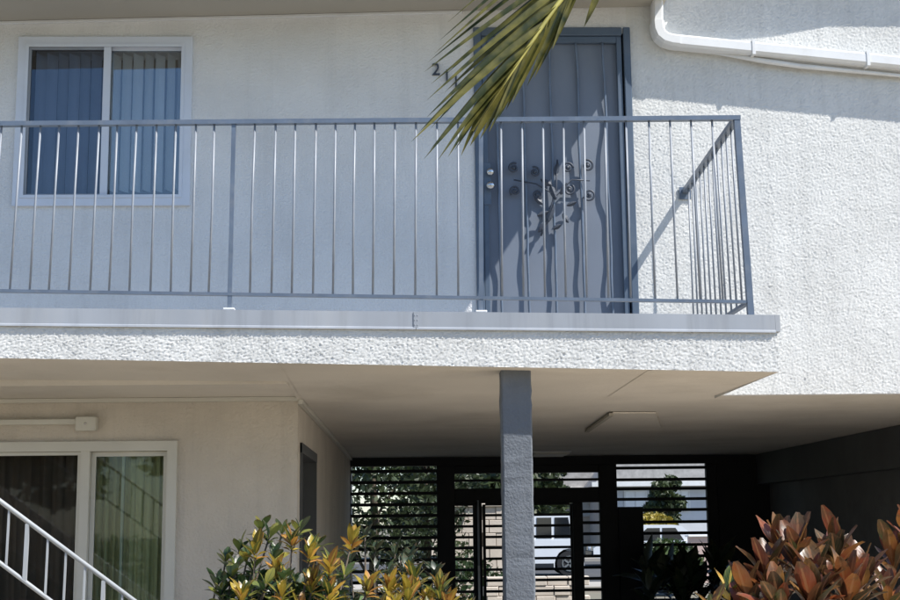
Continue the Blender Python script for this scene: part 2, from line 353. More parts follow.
# end face of the slab and underside
c = [(FX1-.005, BY, fz(FX1)), (FX1, BY+.0, dz(FX1)-.075), (FX1, W, dz(FX1)-.075), (FX1-.005, W, fz(FX1))]
MB().add(c, [(0, 3, 2, 1)]).build('fascia_end', M['stucco'], slab, recalc=False)
sf = MB(); N = 40
xs = sorted([FX0+(FX1-FX0)*i/N for i in range(N+1)]+[XC])
for i in range(len(xs)-1):
    x0, x1 = xs[i], xs[i+1]; ye = 7.78 if x1 <= XC+1e-6 else W+.012; fy = (ye-BY)/(W+.012-BY); zb0 = fz(x0)+(CZ-fz(x0))*fy; zb1 = fz(x1)+(CZ-fz(x1))*fy
    sf.add([(x0, BY-.001, fz(x0)-.0005), (x0, ye, zb0), (x1, ye, zb1), (x1, BY-.001, fz(x1)-.0005)], [(0, 1, 2, 3)])
_f = .78/(W+.012-BY); sf.add([(FX0, 7.78, fz(FX0)+(CZ-fz(FX0))*_f), (XC, 7.78, fz(XC)+(CZ-fz(XC))*_f), (XC, 7.78, CZ+.06), (FX0, 7.78, CZ+.06)], [(0, 1, 2, 3)])
sf.build('soffit', M['ceiling'], slab, recalc=False)
fl = MB()
for a, b in ((FX0, P(416, 320, Y=BY).x-.0015), (P(416, 320, Y=BY).x+.0015, FX1-.01)):
    fl.hexa([(a, BY-.010, dz(a)-.088), (b, BY-.010, dz(b)-.088), (b, BY+.03, dz(b)-.088), (a, BY+.03, dz(a)-.088),
             (a, BY-.010, dz(a)), (b, BY-.010, dz(b)), (b, BY+.03, dz(b)), (a, BY+.03, dz(a))])
    fl.hexa([(a, BY-.016, dz(a)-.094), (b, BY-.016, dz(b)-.094), (b, BY-.0105, dz(b)-.094), (a, BY-.0105, dz(a)-.094),
             (a, BY-.014, dz(a)-.084), (b, BY-.014, dz(b)-.084), (b, BY-.0105, dz(b)-.080), (a, BY-.0105, dz(a)-.080)])
a = P(416, 320, Y=BY).x; fl.box((a-.012, BY-.014, dz(a)-.085), (a+.012, BY-.0105, dz(a)-.002))
fl.box((FX1-.009, BY-.010, dz(FX1)-.088), (FX1+.016, W-.01, dz(FX1)))
for x, z in ((a-.006, -.02), (a-.006, -.045), (a-.006, -.07), (a+.007, -.02), (a+.007, -.045), (a+.007, -.07)):
    fl.ball((x, BY-.014, dz(x)+z), .003, 6)
fl.build('edge_flashing', M['flash'], slab)

# eave above the balcony ---------------------------------------------
ex1 = P(663, 6, Y=W).x; e0, e1 = P(0, 22, Y=W).z, P(460, 11, Y=W).z
def ez(x): return e0 + (x-P(0, 22, Y=W).x)*(e1-e0)/(P(460, 11, Y=W).x-P(0, 22, Y=W).x)
EY = W-.93
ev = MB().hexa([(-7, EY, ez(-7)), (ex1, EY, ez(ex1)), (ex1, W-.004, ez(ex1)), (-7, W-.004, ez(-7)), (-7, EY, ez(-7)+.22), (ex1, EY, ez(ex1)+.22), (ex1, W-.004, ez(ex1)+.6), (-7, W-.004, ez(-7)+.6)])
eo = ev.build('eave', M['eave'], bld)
x1 = P(462, 11, Y=W).x
MB().bar((-7, W-.012, ez(-7)-.010), (x1, W-.012, ez(x1)-.010), .014, .02, Vector((0, 1, 0))).build('wall_moulding', M['white'], eo)
# unseen upper eave strip above the frame, outline shaped to cast the wall's shadow edge
q = []
zz = P(800, -22, Y=W).z
xa, xb, xc_, xd = P(690, 0, Y=W).x, P(790, 0, Y=W).x, P(850, 0, Y=W).x, 7.5
kk = SUN.z/abs(SUN.y)
def dep(y): return (zz-P(850, y, Y=W).z)/kk
q = [(xa+.13, W-dep(47)), (xb+.13, W-dep(37)), (xc_+.05, W-dep(27)), (xd, W-dep(27)), (xd, W-.004), (xa+.1, W-.004)]
n = len(q); v = [(x, y, zz) for x, y in q] + [(x, y, zz+.12) for x, y in q]
MB().add(v, [tuple(range(n)), tuple(range(2*n-1, n-1, -1))] + [(i, (i+1) % n, (i+1) % n+n, i+n) for i in range(n)]).build('shadow_eave', M['white'], bld)
B((ex1+.01, W-.11, zz-.001), (xa+.128, W-.004, zz+.12)).build('shadow_eave', M['white'], bld)

# upper window ---------------------------------------------------------
def px_x(px, py=120, Y=W): return P(px, py, Y=Y).x
def px_z(py, px=100, Y=W): return P(px, py, Y=Y).z
def ring(mb, x0, x1, z0, z1, t, y0, y1, b=None):
    b = b or t
    mb.box((x0, y0, z0), (x0+t, y1, z1)); mb.box((x1-t, y0, z0), (x1, y1, z1))
    mb.box((x0+t, y0+.001, z1-t), (x1-t, y1, z1)); mb.box((x0+t, y0+.001, z0), (x1-t, y1, z0+b)); return mb
win = part('window', ring(MB(), wt0.x, wt1.x, wt1.z, wt0.z, .055, W-.028, W+.05).mesh('window'), M['vinyl'], bld, label='upstairs sliding window with vertical blinds')
ix0, ix1, iz0, iz1 = wt0.x+.055, wt1.x-.055, wt1.z+.055, wt0.z-.055
ring(MB(), ix0-.006, ix1+.006, iz0-.006, iz1+.006, .02, W-.034, W-.0285).build('frame_lip', M['vinyl'], win)
mx_ = px_x(106)
ring(MB(), ix0+.001, mx_+.022, iz0+.001, iz1-.001, .024, W-.012, W+.012).build('sash', M['flash'], win, label='grey sash of the insect screen')
B((mx_-.022, W-.02, iz0+.002), (mx_+.024, W-.0125, iz1-.002)).build('meeting_rail', M['vinyl'], win)
ring(MB(), mx_-.02, ix1-.001, iz0+.002, iz1-.002, .022, W+.013, W+.035).build('sash', M['vinyl'], win)
B((ix0+.025, W+.0, iz0+.025), (mx_-.002, W+.003, iz1-.025)).build('screen', M['screen'], win)
B((mx_+.002, W+.022, iz0+.024), (ix1-.023, W+.025, iz1-.024)).build('pane', M['glass'], win)
def vane(x, y, z0, z1, wd, ang):
    mb = MB(); n = 4; vs = []
    for k in range(n+1):
        t = k/n-.5; bow = .008*(1-4*t*t)
        dx = t*wd*math.cos(ang)-bow*math.sin(ang); dy = t*wd*math.sin(ang)+bow*math.cos(ang)
        vs += [(x+dx, y+dy, z0), (x+dx, y+dy, z1)]
    return mb.add(vs, [(2*k, 2*k+2, 2*k+3, 2*k+1) for k in range(n)], True)
x = ix0+.07
while x < mx_-.02:
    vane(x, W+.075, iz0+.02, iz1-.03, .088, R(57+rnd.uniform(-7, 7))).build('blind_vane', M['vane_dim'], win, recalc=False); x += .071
x = mx_+.04
while x < ix1-.0:
    vane(x, W+.075, iz0+.06+rnd.uniform(0, .01), iz1-.03, .088, R(60+rnd.uniform(-6, 6))).build('blind_vane', M['vane'], win, recalc=False); x += .071
B((ix0+.02, W+.125, iz1-.035), (ix1-.02, W+.17, iz1+.01)).build('head_rail', M['vinyl'], win)
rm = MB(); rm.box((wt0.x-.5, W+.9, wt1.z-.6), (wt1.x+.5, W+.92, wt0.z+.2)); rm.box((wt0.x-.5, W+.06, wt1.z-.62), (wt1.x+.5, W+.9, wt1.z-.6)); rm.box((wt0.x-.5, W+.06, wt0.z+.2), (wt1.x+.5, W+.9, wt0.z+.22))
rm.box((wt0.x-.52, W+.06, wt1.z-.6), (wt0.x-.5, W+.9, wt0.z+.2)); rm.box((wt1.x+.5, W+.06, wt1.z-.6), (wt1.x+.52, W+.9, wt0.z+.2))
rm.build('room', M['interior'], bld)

# sliding door on the ground floor ---------------------------------------
LX = lambda px: P(px, 500, Y=W).x
LZ = lambda py: P(90, py, Y=W).z
sl = part('sliding_door', ring(MB(), LWX0, LWX1, .06, LWZ, .06, W-.03, W+.06).mesh('sliding_door'), M['cream'], bld, label='ground floor sliding glass door with curtains')
ax0, ax1, az0, az1 = LWX0+.06, LWX1-.06, .12, LWZ-.06
mdx = LX(85)
B((mdx-.03, W-.022, az0), (mdx+.025, W+.02, az1)).build('meeting_stile', M['cream'], sl)
ring(MB(), ax0+.002, mdx-.031, az0+.002, az1-.002, .02, W-.005, W+.018).build('sash', M['cream'], sl)
ring(MB(), mdx+.026, ax1-.002, az0+.002, az1-.002, .028, W+.025, W+.05).build('sash', M['cream'], sl)
B((ax0+.023, W+.004, az0+.02), (mdx-.052, W+.008, az1-.02)).build('pane', M['lowscreen'], sl)
B((mdx+.05, W+.034, az0+.02), (ax1-.03, W+.038, az1-.02)).build('pane', M['lowglass'], sl)
def drape(x0, x1, y, z0, z1, nf, amp, ph=0):
    n = nf*8; vs = []
    for k in range(n+1):
        t = k/n; x = x0+(x1-x0)*t; yy = y+amp*math.sin(t*nf*2*math.pi+ph)+amp*.4*math.sin(t*nf*.7*2*math.pi)
        vs += [(x, yy, z0), (x+.01*math.sin(k*1.7), yy, z1)]
    return MB().add(vs, [(2*k, 2*k+2, 2*k+3, 2*k+1) for k in range(n)], True)
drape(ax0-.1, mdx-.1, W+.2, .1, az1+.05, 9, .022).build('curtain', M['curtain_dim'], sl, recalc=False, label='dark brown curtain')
drape(LX(120), ax1+.1, W+.14, .1, az1+.05, 7, .016).build('curtain', M['curtain'], sl, recalc=False, label='olive green curtain')
drape(mdx-.05, LX(118), W+.22, .1, az1+.05, 5, .02).build('curtain', M['curtain'], sl, recalc=False)
B((LX(119), W+.06, az0), (LX(119)+.016, W+.085, az1)).build('curtain_wand', M['cream'], sl)
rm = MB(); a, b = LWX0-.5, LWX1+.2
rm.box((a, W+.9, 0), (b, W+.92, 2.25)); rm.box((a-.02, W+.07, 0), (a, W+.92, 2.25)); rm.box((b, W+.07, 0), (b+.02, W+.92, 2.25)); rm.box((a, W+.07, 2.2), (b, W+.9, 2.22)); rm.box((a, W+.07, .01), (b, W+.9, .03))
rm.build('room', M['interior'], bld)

# upstairs door ----------------------------------------------------------
DB = 2.56
dr = part('security_door', B((DL+.075, W+.035, DB), (DR-.07, W+.06, DT-.06)).mesh('security_door'), M['door'], bld, label='slate blue security door with vertical bars and leaf ornament')
for a, b in (((DL, W-.02, DB), (DL+.05, W+.10, DT)), ((DR-.045, W-.02, DB), (DR, W+.10, DT)), ((DL+.05, W-.019, DT-.055), (DR-.055, W+.10, DT))):
    B(a, b, .004).build('door_frame', M['doorframe'], dr)
for a, b in (((DL+.052, W-.005, DB), (DL+.085, W+.034, DT-.057)), ((DR-.09, W-.005, DB), (DR-.057, W+.034, DT-.057)), ((DL+.085, W-.004, DT-.10), (DR-.09, W+.034, DT-.057))):
    B(a, b, .003).build('leaf_frame', M['doorframe'], dr)
k = 0
for px in (496, 523, 550, 577.5, 604.5):
    xt = px_x(px, 100); mb = MB(); pts = []
    for i in range(60):
        z = DT-.1-(DT-.1-DB)*i/59
        wv = .0035*math.sin(z*9+k*2.1)+.0025*math.sin(z*21+k) + (.007*math.sin(z*7+k) if k >= 3 else 0)
        pts.append((xt+(DT-z)*.008+wv*.5, W+.010+wv*.9, z))
    mb.tube(pts, .0085, 6); mb.build('door_bar', M['rail'], dr); k += 1
# lock set
lk = B((DL+.052, W-.012, px_z(205, 490)), (DL+.10, W-.0055, px_z(163, 490)), .002).build('lock_plate', M['doorframe'], dr)
mb = MB(); kx = px_x(490, 175)
mb.ball((kx, W-.03, px_z(173, 490)), (.026, .02, .026)); mb.ball((kx, W-.04, px_z(187, 490)), (.030, .028, .028)); mb.tube([(kx, W-.008, px_z(187, 490)), (kx, W-.035, px_z(187, 490))], .012)
mb.build('door_knob', M['steel'], dr)
# ornament: rosettes, scrolls, leaves on a branching stem
def OX(px): return px_x(px, 190)
def OZ(py): return px_z(py, 550)
oy = W-.008
def curl(px, py, r, turns, start, w_=.007):
    mb = MB(); pts = []
    for i in range(26):
        t = i/25; a_ = start+turns*2*math.pi*t; rr = r*(1-.72*t)
        pts.append((OX(px)+rr*math.cos(a_), oy, OZ(py)+rr*math.sin(a_)))
    mb.tube(pts, w_, 6); return mb
for (px, py, r, st, tn) in ((568, 168, .036, 0, 1.4), (588, 166, .040, 2, -1.4), (569, 190, .036, 1, -1.4), (589, 195, .040, 3.5, 1.4), (514, 168, .034, 1, 1.4), (515, 191, .034, 4, -1.4), (535, 172, .034, 2, -1.3), (537, 195, .032, 5, 1.4)):
    mb = curl(px, py, r, tn, st); mb.ball((OX(px), oy, OZ(py)), (.014, .012, .014), 8); mb.build('ornament_scroll', M['ornament'], dr)
def ovleaf(px, py, ang, L, wd):
    mb = MB(); vs = []; n = 6
    for i in range(n+1):
        t = i/n; w2 = wd*math.sin(math.pi*min(1, t*.93+.05))**.8
        for sgn, off in ((-1, 0), (0, -.012), (1, 0)):
            lx, lz = t*L, sgn*w2/2
            vs.append((OX(px)+lx*math.cos(ang)-lz*math.sin(ang), oy+off, OZ(py)+lx*math.sin(ang)+lz*math.cos(ang)))
    return mb.add(vs, [(3*i+j, 3*i+j+1, 3*i+j+4, 3*i+j+3) for i in range(n) for j in (0, 1)], False)
for (px, py, an, L, wd) in ((553, 205, 250, .13, .045), (556, 200, 110, .10, .045), (548, 212, 200, .08, .035), (560, 195, 60, .09, .035), (552, 186, 150, .085, .04), (562, 214, 300, .07, .035), (546, 222, 230, .09, .04), (556, 176, 80, .09, .035), (566, 206, 20, .07, .03), (543, 205, 140, .075, .034), (560, 225, 210, .06, .03)):
    ovleaf(px, py, R(an), L, wd).build('ornament_leaf', M['ornament'], dr, recalc=False)
mb = MB(); mb.tube([(OX(540), oy, OZ(236)), (OX(549), oy, OZ(212)), (OX(556), oy, OZ(190)), (OX(558), oy, OZ(160))], .006, 6)
mb.tube([(OX(514), oy, OZ(180)), (OX(536), oy, OZ(184)), (OX(556), oy, OZ(196)), (OX(572), oy, OZ(180)), (OX(590), oy, OZ(181))], .005, 6); mb.build('ornament_stem', M['ornament'], dr)
# kick rail of the leaf and threshold
B((DL+.05, W-.05, DB-.02), (DR-.055, W+.10, DB+.012)).build('threshold', M['flash'], dr)

# house number ------------------------------------------------------------
def digit(ch, px, py, h):
    cu = bpy.data.curves.new('digit', 'FONT'); cu.body = ch; cu.size = h*1.38; cu.extrude = .006; cu.align_x = 'CENTER'
    t = bpy.data.objects.new('digit', cu); me = bpy.data.meshes.new_from_object(t); bpy.data.objects.remove(t)
    p = P(px, py, Y=W-.012)
    for v_ in me.vertices: v_.co = Vector((p.x+v_.co.x, p.y-v_.co.z, p.z+v_.co.y))
    return me
num = thing('house_number', 'dark metal numerals stepping down the wall left of the upstairs door', 'house number', P(445, 90, Y=W-.01))
for ch, px, py in (('2', 436, 75), ('1', 447, 81.5), ('1', 456, 87.5)):
    me = digit(ch, px, py, .085); o = part('digit', me, M['ornament'], num); o.matrix_parent_inverse = Matrix.Translation(-num.location)

# ---------------------------------------------------------------- support post
pl, pr = P(501, 372, Y=7.12), P(531, 372, Y=7.12)
post = thing('support_post', 'square slate grey post standing under the balcony edge', 'post', (0, 0, 0))
px0, px1 = pl.x, pr.x; lean = -.012
mb = MB(); y0, y1 = 7.12, 7.28; nz = 60; 
vs = []; bb = .008
ring8 = lambda dx: [(px0+bb+dx, y0), (px1-bb+dx, y0), (px1+dx, y0+bb), (px1+dx, y1-bb), (px1-bb+dx, y1), (px0+bb+dx, y1), (px0+dx, y1-bb), (px0+dx, y0+bb)]
for i in range(nz+1):
    z = .06+(2.30-.06)*i/nz
    for x, y in ring8(0): vs.append((x+rnd.gauss(0, .0012), y+rnd.gauss(0, .0012), z))
mb.add(vs, [(i*8+k, i*8+(k+1) % 8, (i+1)*8+(k+1) % 8, (i+1)*8+k) for i in range(nz) for k in range(8)], False)
mb.build('shaft', M['post'], post)
B((px0-.03, y0-.03, 0), (px1+.03, y1+.03, .07), .01).build('base', M['concrete'], post)

# ---------------------------------------------------------------- railing
rail = thing('balcony_railing', 'grey blue metal railing along the balcony edge', 'railing')
RY = BY+.03
def rz(x): return P(0, 122, Y=RY).z + (x-P(0, 122, Y=RY).x)*(P(735, 116, Y=RY).z-P(0, 122, Y=RY).z)/(P(735, 116, Y=RY).x-P(0, 122, Y=RY).x)
bz0, bz1 = P(0, 291, Y=RY), P(750, 302, Y=RY)
def bz(x): return bz0.z + (x-bz0.x)*(bz1.z-bz0.z)/(bz1.x-bz0.x)
CXT, CXB = P(736.5, 118, Y=RY).x, P(749, 304, Y=RY).x
XL = -6.8
MB().bar((XL, RY, rz(XL)-.012), (CXT+.018, RY, rz(CXT)-.012), .024, .038).build('top_rail', M['rail'], rail)
MB().bar((XL, RY, bz(XL)), (CXB, RY, bz(CXB)), .016, .028).build('bottom_rail', M['rail'], rail)
CXm = (CXT+CXB)/2
MB().bar((CXT, RY+.019, rz(CXT)-.012), (CXT+.012, W-.004, P(682, 192, Y=W).z+.002), .024, .038, Vector((1, 0, 0))).build('top_rail', M['rail'], rail)
MB().bar((CXB, RY+.014, bz(CXB)), (CXB-.01, W-.004, bz(CXB)), .016, .028, Vector((1, 0, 0))).build('bottom_rail', M['rail'], rail)
def offs(x): return float(np.interp(x, [0, 41, 100, 176, 234, 300, 450, 600, 670, 738], [-14, -11.4, -9.5, -5.5, -6, -3.5, 0, 3, 7.5, 13]))
tops = [1.7, 22, 40.7, 59.3, 78.7, 99.3, 117.3, 136.7, 156.7, 176, 196, 214.3, 255, 275.7, 295.3, 316, 335.5, 355, 374.5, 395, 416, 437, 458, 501, 522, 543, 563.5, 584, 605, 626, 649, 670, 691, 712]
x = -19
while x > -560: tops.append(x); x -= 20
for px in tops:
    xt = P(px, 124, Y=RY).x; xb = P(px+(offs(px) if px > 0 else -14)*.97, 291, Y=RY).x
    zt_, zb_ = rz(xt)-.025, bz(xb)+.008
    MB().tube([(xt, RY, zt_), ((xt+xb)/2+rnd.gauss(0, .0012), RY, (zt_+zb_)/2), (xb, RY, zb_)], .0058, 8).build('baluster', M['baluster'], rail)
for px, pb in ((234, 229.5), (481, 481), (-200, -212)):
    xt, xb = P(px, 124, Y=RY).x, P(pb, 306, Y=RY).x
    MB().bar((xt, RY, rz(xt)-.025), (xb, RY, dz(xb)+.012), .022, .024).build('post', M['rail'], rail)
    B((xb-.03, RY-.035, dz(xb)+.001), (xb+.03, RY+.04, dz(xb)+.012), .003).build('post_foot', M['white'], rail)
MB().bar((CXT, RY, rz(CXT)-.025), (CXB+.006, RY, dz(CXB)+.001), .032, .034).build('post', M['rail'], rail)
nb = 11
for i in range(1, nb+1):
    t = i/(nb+1); y = RY+.02+(W-RY-.02)*t
    top = Vector((CXT+.012*t, y, rz(CXT)-.026-.04*t)); bot = Vector((CXB-.01*t, y, bz(CXB)+.009))
    MB().tube([top, bot], .0058, 8).build('baluster', M['baluster'], rail)
B((CXT-.025, W-.012, P(682, 192, Y=W).z-.05), (CXT+.05, W-.0045, P(682, 192, Y=W).z+.03)).build('wall_bracket', M['rail'], rail)

# ---------------------------------------------------------------- downspout
dsp = thing('downspout', 'white rain pipe with an elbow running down the wall right of the door', 'downspout')
A = P(657, -40, Y=W-.07); Bp = P(657, 24, Y=W-.07); Bq = P(659.5, 34, Y=W-.07); Cp = P(672, 41.5, Y=W-.07); Dp = P(900, 63.8, Y=W-.07); dd = (Dp-Cp)
E_ = Cp+dd*1.9
mb = MB()
def rpipe(pts, hh, dd_, name):
    m = MB(); n = len(pts); vs = []; rr = .18
    for i, p in enumerate(pts):
        t = (pts[min(i+1, n-1)]-pts[max(i-1, 0)]).normalized(); b = Vector((0, 1, 0)); a = t.cross(b).normalized()
        for u_, v_ in ((-1, -1+rr*2), (-1+rr*2, -1), (1-rr*2, -1), (1, -1+rr*2), (1, 1), (-1, 1)): vs.append(p+a*hh/2*u_+b*dd_/2*v_)
    m.add(vs, [(i*6+k, i*6+(k+1) % 6, (i+1)*6+(k+1) % 6, (i+1)*6+k) for i in range(n-1) for k in range(6)] + [tuple(range(6)), tuple(range((n-1)*6, n*6))[::-1]])
    return m.build(name, M['white'], dsp)
rpipe([A, Bp], .068, .10, 'vertical_pipe')
rpipe([Bp+Vector((0, 0, .012)), Bp, P(657.6, 30, Y=W-.07), P(660, 35.5, Y=W-.07), P(665, 39.5, Y=W-.07), Cp, Cp+dd*.03], .078, .112, 'elbow')
rpipe([Cp+dd*.02, E_], .080, .10, 'sloping_pipe')
p0, p1, p2, p3 = P(696, 49.5, Y=W-.03), P(765, 61, Y=W-.05), P(800, 66, Y=W-.045), P(900, 75.5, Y=W-.04)
MB().tube([p0, p1, p2, p3, p3+(p3-p2)*1.9], [.008, .018, .017, .012, .012], 8).build('reflected_light_tube', M['white'], dsp)  # white tube stands for sunlight reflected below the pipe
for f_ in (.35, .85, 1.4):
    c_ = Cp+dd*f_
    MB().bar(c_+Vector((0, 0, -.05)), c_+Vector((0, 0, .05)), .02, .1).build('pipe_strap', M['white'], dsp).location.y = -.004

# ---------------------------------------------------------------- conduit with junction box on lower wall
cb = thing('wall_conduit', 'cream conduit with a junction box above the ground floor glass door', 'conduit')
j0, j1 = P(77, 417, Y=W-.03), P(97, 431, Y=W-.03)
B((j0.x, W-.075, j1.z), (j1.x, W-.003, j0.z), .006).build('junction_box', M['cream'], cb)
z_ = P(40, 422, Y=W-.03).z; B((-4.2, W-.045, z_-.017), (j0.x, W-.004, z_+.017), .004).build('conduit_channel', M['cream'], cb)
MB().ball(((j0.x+j1.x)/2, W-.078, (j0.z+j1.z)/2), .008, 6).build('screw', M['steel'], cb)

# ---------------------------------------------------------------- ceiling fixtures
def on_ceiling(px, py): return P(px, py, Z=CZ)
cl = thing('ceiling_hatch', 'slightly sunken rectangular access hatch in the ceiling right of the post', 'ceiling hatch')
qa, qb, qc, qd = on_ceiling(588, 429), on_ceiling(613, 411.5), on_ceiling(656, 411.5), on_ceiling(662, 429)
pts_ = [Vector((p_.x, p_.y, CZ-.014)) for p_ in (qa, qb, qc, qd)]
MB().hexa([pts_[1], pts_[2], pts_[3], pts_[0]]+[p_+Vector((0, 0, .011)) for p_ in (pts_[1], pts_[2], pts_[3], pts_[0])]).build('cover', M['ceiling'], cl)
MB().bar(pts_[0]+Vector((-.012, 0, -.006)), pts_[1]+Vector((-.012, 0, -.006)), .03, .02, Vector((0, 0, 1))).build('edge_strip', M['eave'], cl)  # darker strip along the left edge of the hatch
c2 = thing('ceiling_light', 'flat pale ceiling lamp deep in the breezeway beside the post top', 'ceiling light')
a = on_ceiling(552, 452.5)
B((a.x-.22, a.y-.3, CZ-.035), (a.x+.16, a.y+.3, CZ-.003), .01).build('diffuser', M['cream'], c2)
B((a.x-.24, a.y-.32, CZ-.012), (a.x+.18, a.y+.32, CZ-.0025)).build('housing', M['white'], c2)

# painted-over board joints of the balcony underside
for xj in (-3.1, -.68, 1.25):
    zj0, zj1 = fz(xj)-.0025, CZ-.003
    MB().add([(xj-.012, BY+.02, zj0), (xj+.012, BY+.02, zj0), (xj+.012, W-.01 if xj > XC else 7.77, zj1 if xj > XC else fz(xj)+(CZ-fz(xj))*.51-.003), (xj-.012, W-.01 if xj > XC else 7.77, zj1 if xj > XC else fz(xj)+(CZ-fz(xj))*.51-.003)], [(0, 1, 2, 3)]).build('joint_strip', M['ceiling'], slab, recalc=False)
# ---------------------------------------------------------------- gate
gate = thing('metal_gate', 'black metal gate wall with horizontal louvre slats at the breezeway end', 'gate')
def GX(px): return P(px, 520, Y=GY).x
def GZ(py): return P(530, py, Y=GY).z
GT = CZ
def gbox(a, b, z0, z1, name, dy=.06, y=GY): return B((GX(a), y, z0), (GX(b), y+dy, z1), .004).build(name, M['black'], gate)
B((XC+.002, GY-.02, GZ(465)), (XR-.15, GY+.1, GT-.003)).build('head_beam', M['black'], gate)
B((GX(719), GY-.01, 0), (XR-.004, GY+.1, GZ(465))).build('side_panel', M['black'], gate)
gbox(343, 351, 0, GZ(465), 'gate_post', .08); gbox(437, 455, 0, GZ(465), 'gate_post', .08); gbox(600, 618, 0, GZ(465), 'gate_post', .08); gbox(708, 719, 0, GZ(465), 'gate_post', .08)
gbox(455, 600, GZ(503), GZ(488), 'transom_bar', .07)
gbox(455, 600, GZ(473), GZ(465), 'transom_bar', .07)
gbox(473, 482, 0, GZ(503), 'door_post', .07); gbox(573, 583, 0, GZ(503), 'door_post', .07)
gbox(482.6, 485.5, .06, GZ(504), 'door_leaf_stile', .045, GY-.02)
gbox(570, 572.6, .06, GZ(504), 'door_leaf_stile', .045, GY-.02)
gbox(618, 643, GZ(640), GZ(508), 'lock_box', .12, GY-.03)
def slats(a, b, ys, th=2.6):
    for y_ in ys:
        z = GZ(y_); h = th*GY/F
        me = B((GX(a), GY+.018, z-h/2), (GX(b), GY+.042, z+h/2)).mesh('slat'); part('slat', me, M['black'], gate)
pit = 11.1
slats(351, 437, [470+pit*i for i in range(0, 24)], 3.2)
slats(455, 600, [480], 2.5)
slats(455, 473, [504+10.9*i for i in range(0, 20)]); slats(485.5, 570, [504+10.9*i for i in range(0, 20)], 2.6); slats(583, 600, [501+11.2*i for i in range(0, 20)], 3)
slats(618, 708, [469, 480.7, 490, 500.4, 511.3, 523.5, 534.8, 546.5, 558, 569, 580, 591, 602, 613, 624, 635, 646, 657, 668, 679], 3)
MB().tube([(GX(478), GY-.06, GZ(640)), (GX(478), GY-.06, GZ(500))], .011, 8).build('lit_edge_bar', M['flash'], gate)  # pale bars stand for the sunlit edge of the door post
MB().tube([(GX(478), GY-.06, GZ(640)), (GX(478), GY-.06, GZ(565))], .012, 8).build('lit_edge_bar', M['white'], gate)
for y_ in (503, 562): B((GX(476.8), GY-.06, GZ(y_)-.012), (GX(479.2), GY+.01, GZ(y_)+.012)).build('lit_edge_bracket', M['black'], gate)  # added brackets carrying the bars of the lit edge

# ---------------------------------------------------------------- staircase at lower left
SY = 6.3
st = thing('outdoor_staircase', 'white railed staircase descending to the right at lower left', 'staircase')
h0, h1 = P(0, 501, Y=SY), P(133, 600, Y=SY); l0, l1 = P(0, 563, Y=SY), P(52, 600, Y=SY)
sl_ = (h1.z-h0.z)/(h1.x-h0.x)
def hz(x): return h0.z+(x-h0.x)*sl_
def lz(x): return l0.z+(x-l0.x)*sl_
xa, xe = -3.6, h0.x + (h0.z-.95)/(-sl_)
def xtube(x0, x1, f, r, name, m, y=SY): return MB().tube([(x0, y, f(x0)), (x1, y, f(x1))], r, 10).build(name, M[m], st)
xtube(xa, xe, hz, .0105, 'handrail', 'stair'); xtube(xa, xe, lz, .0095, 'lower_rail', 'stair')
for i, px in enumerate([8, 27, 48, 66.5, 86, 105, 124, 143, 162, 181, -11, -31, -50]+[-70-20*q_ for q_ in range(15)]):
    x = P(px, 540, Y=SY).x
    if x > xe or x < xa: continue
    w_ = .017 if px in (27, 105, -50) else .009
    MB().bar((x, SY, hz(x)-.01), (x-.004, SY, lz(x)), w_, w_).build('baluster', M['stair'], st)
xa2 = xa
nst = 0; x = xe+.05
zs = lz(xe)-.12
n_st = int((lz(xa)-zs)/.175)
z = .17
step_run = .175/(-sl_)
x = xe
while z < 2.5 and x > -5:
    B((x-step_run-.03, SY+.03, z-.045), (x, SY+.68, z), .006).build('tread', M['concrete'], st); z += .175; x -= step_run
MB().bar((xe, SY+.0, .1), (x, SY+.0, z-.1), .03, .2, Vector((0, 0, 1))).build('stringer', M['white'], st)
MB().bar((xe, SY+.72, .1), (x, SY+.72, z-.1), .03, .2, Vector((0, 0, 1))).build('stringer', M['white'], st)
MB().bar((xe-.01, SY, .01), (xe-.01, SY, hz(xe)), .03, .03).build('newel_post', M['white'], st)

# ---------------------------------------------------------------- leaves and plants
def leafmesh(name, wd, shape=1.0, curve=.12, fold=.12, n=6, seed=0, wav=0, point=1.0):
    g = random.Random(seed); vs = []; uvs = []
    for i in range(n+1):
        t = i/n
        prof = (math.sin(math.pi*t**shape)**(.75) if 0 < t < 1 else 0)
        if i == 0: prof = .12
        if i == n: prof = .05 if point >= 1 else .22
        w2 = wd/2*prof; zc = -curve*t*t+.03*t
        for sgn in (-1, 0, 1):
            vs.append((sgn*w2, t, zc+abs(sgn)*fold*w2*2+wav*math.sin(t*9+sgn*2+seed)*abs(sgn))); uvs.append((t, sgn*.5*.98+.5))
    fs = [(3*i+j, 3*i+j+1, 3*i+j+4, 3*i+j+3) for i in range(n) for j in (0, 1)]
    me = bpy.data.meshes.new(name); me.from_pydata(vs, [], fs); me.polygons.foreach_set('use_smooth', [True]*len(fs))
    uvl = me.uv_layers.new(name='UVMap')
    for lp in me.loops: uvl.data[lp.index].uv = uvs[lp.vertex_index]
    return me
def orient(d, upv, roll=0):
    d = d.normalized(); x = d.cross(upv)
    if x.length < 1e-3: x = d.cross(Vector((1, 0, 0)))
    x.normalize(); z = x.cross(d)
    m = Matrix((x, d, z)).transposed()
    return m @ Matrix.Rotation(roll, 3, 'Y')
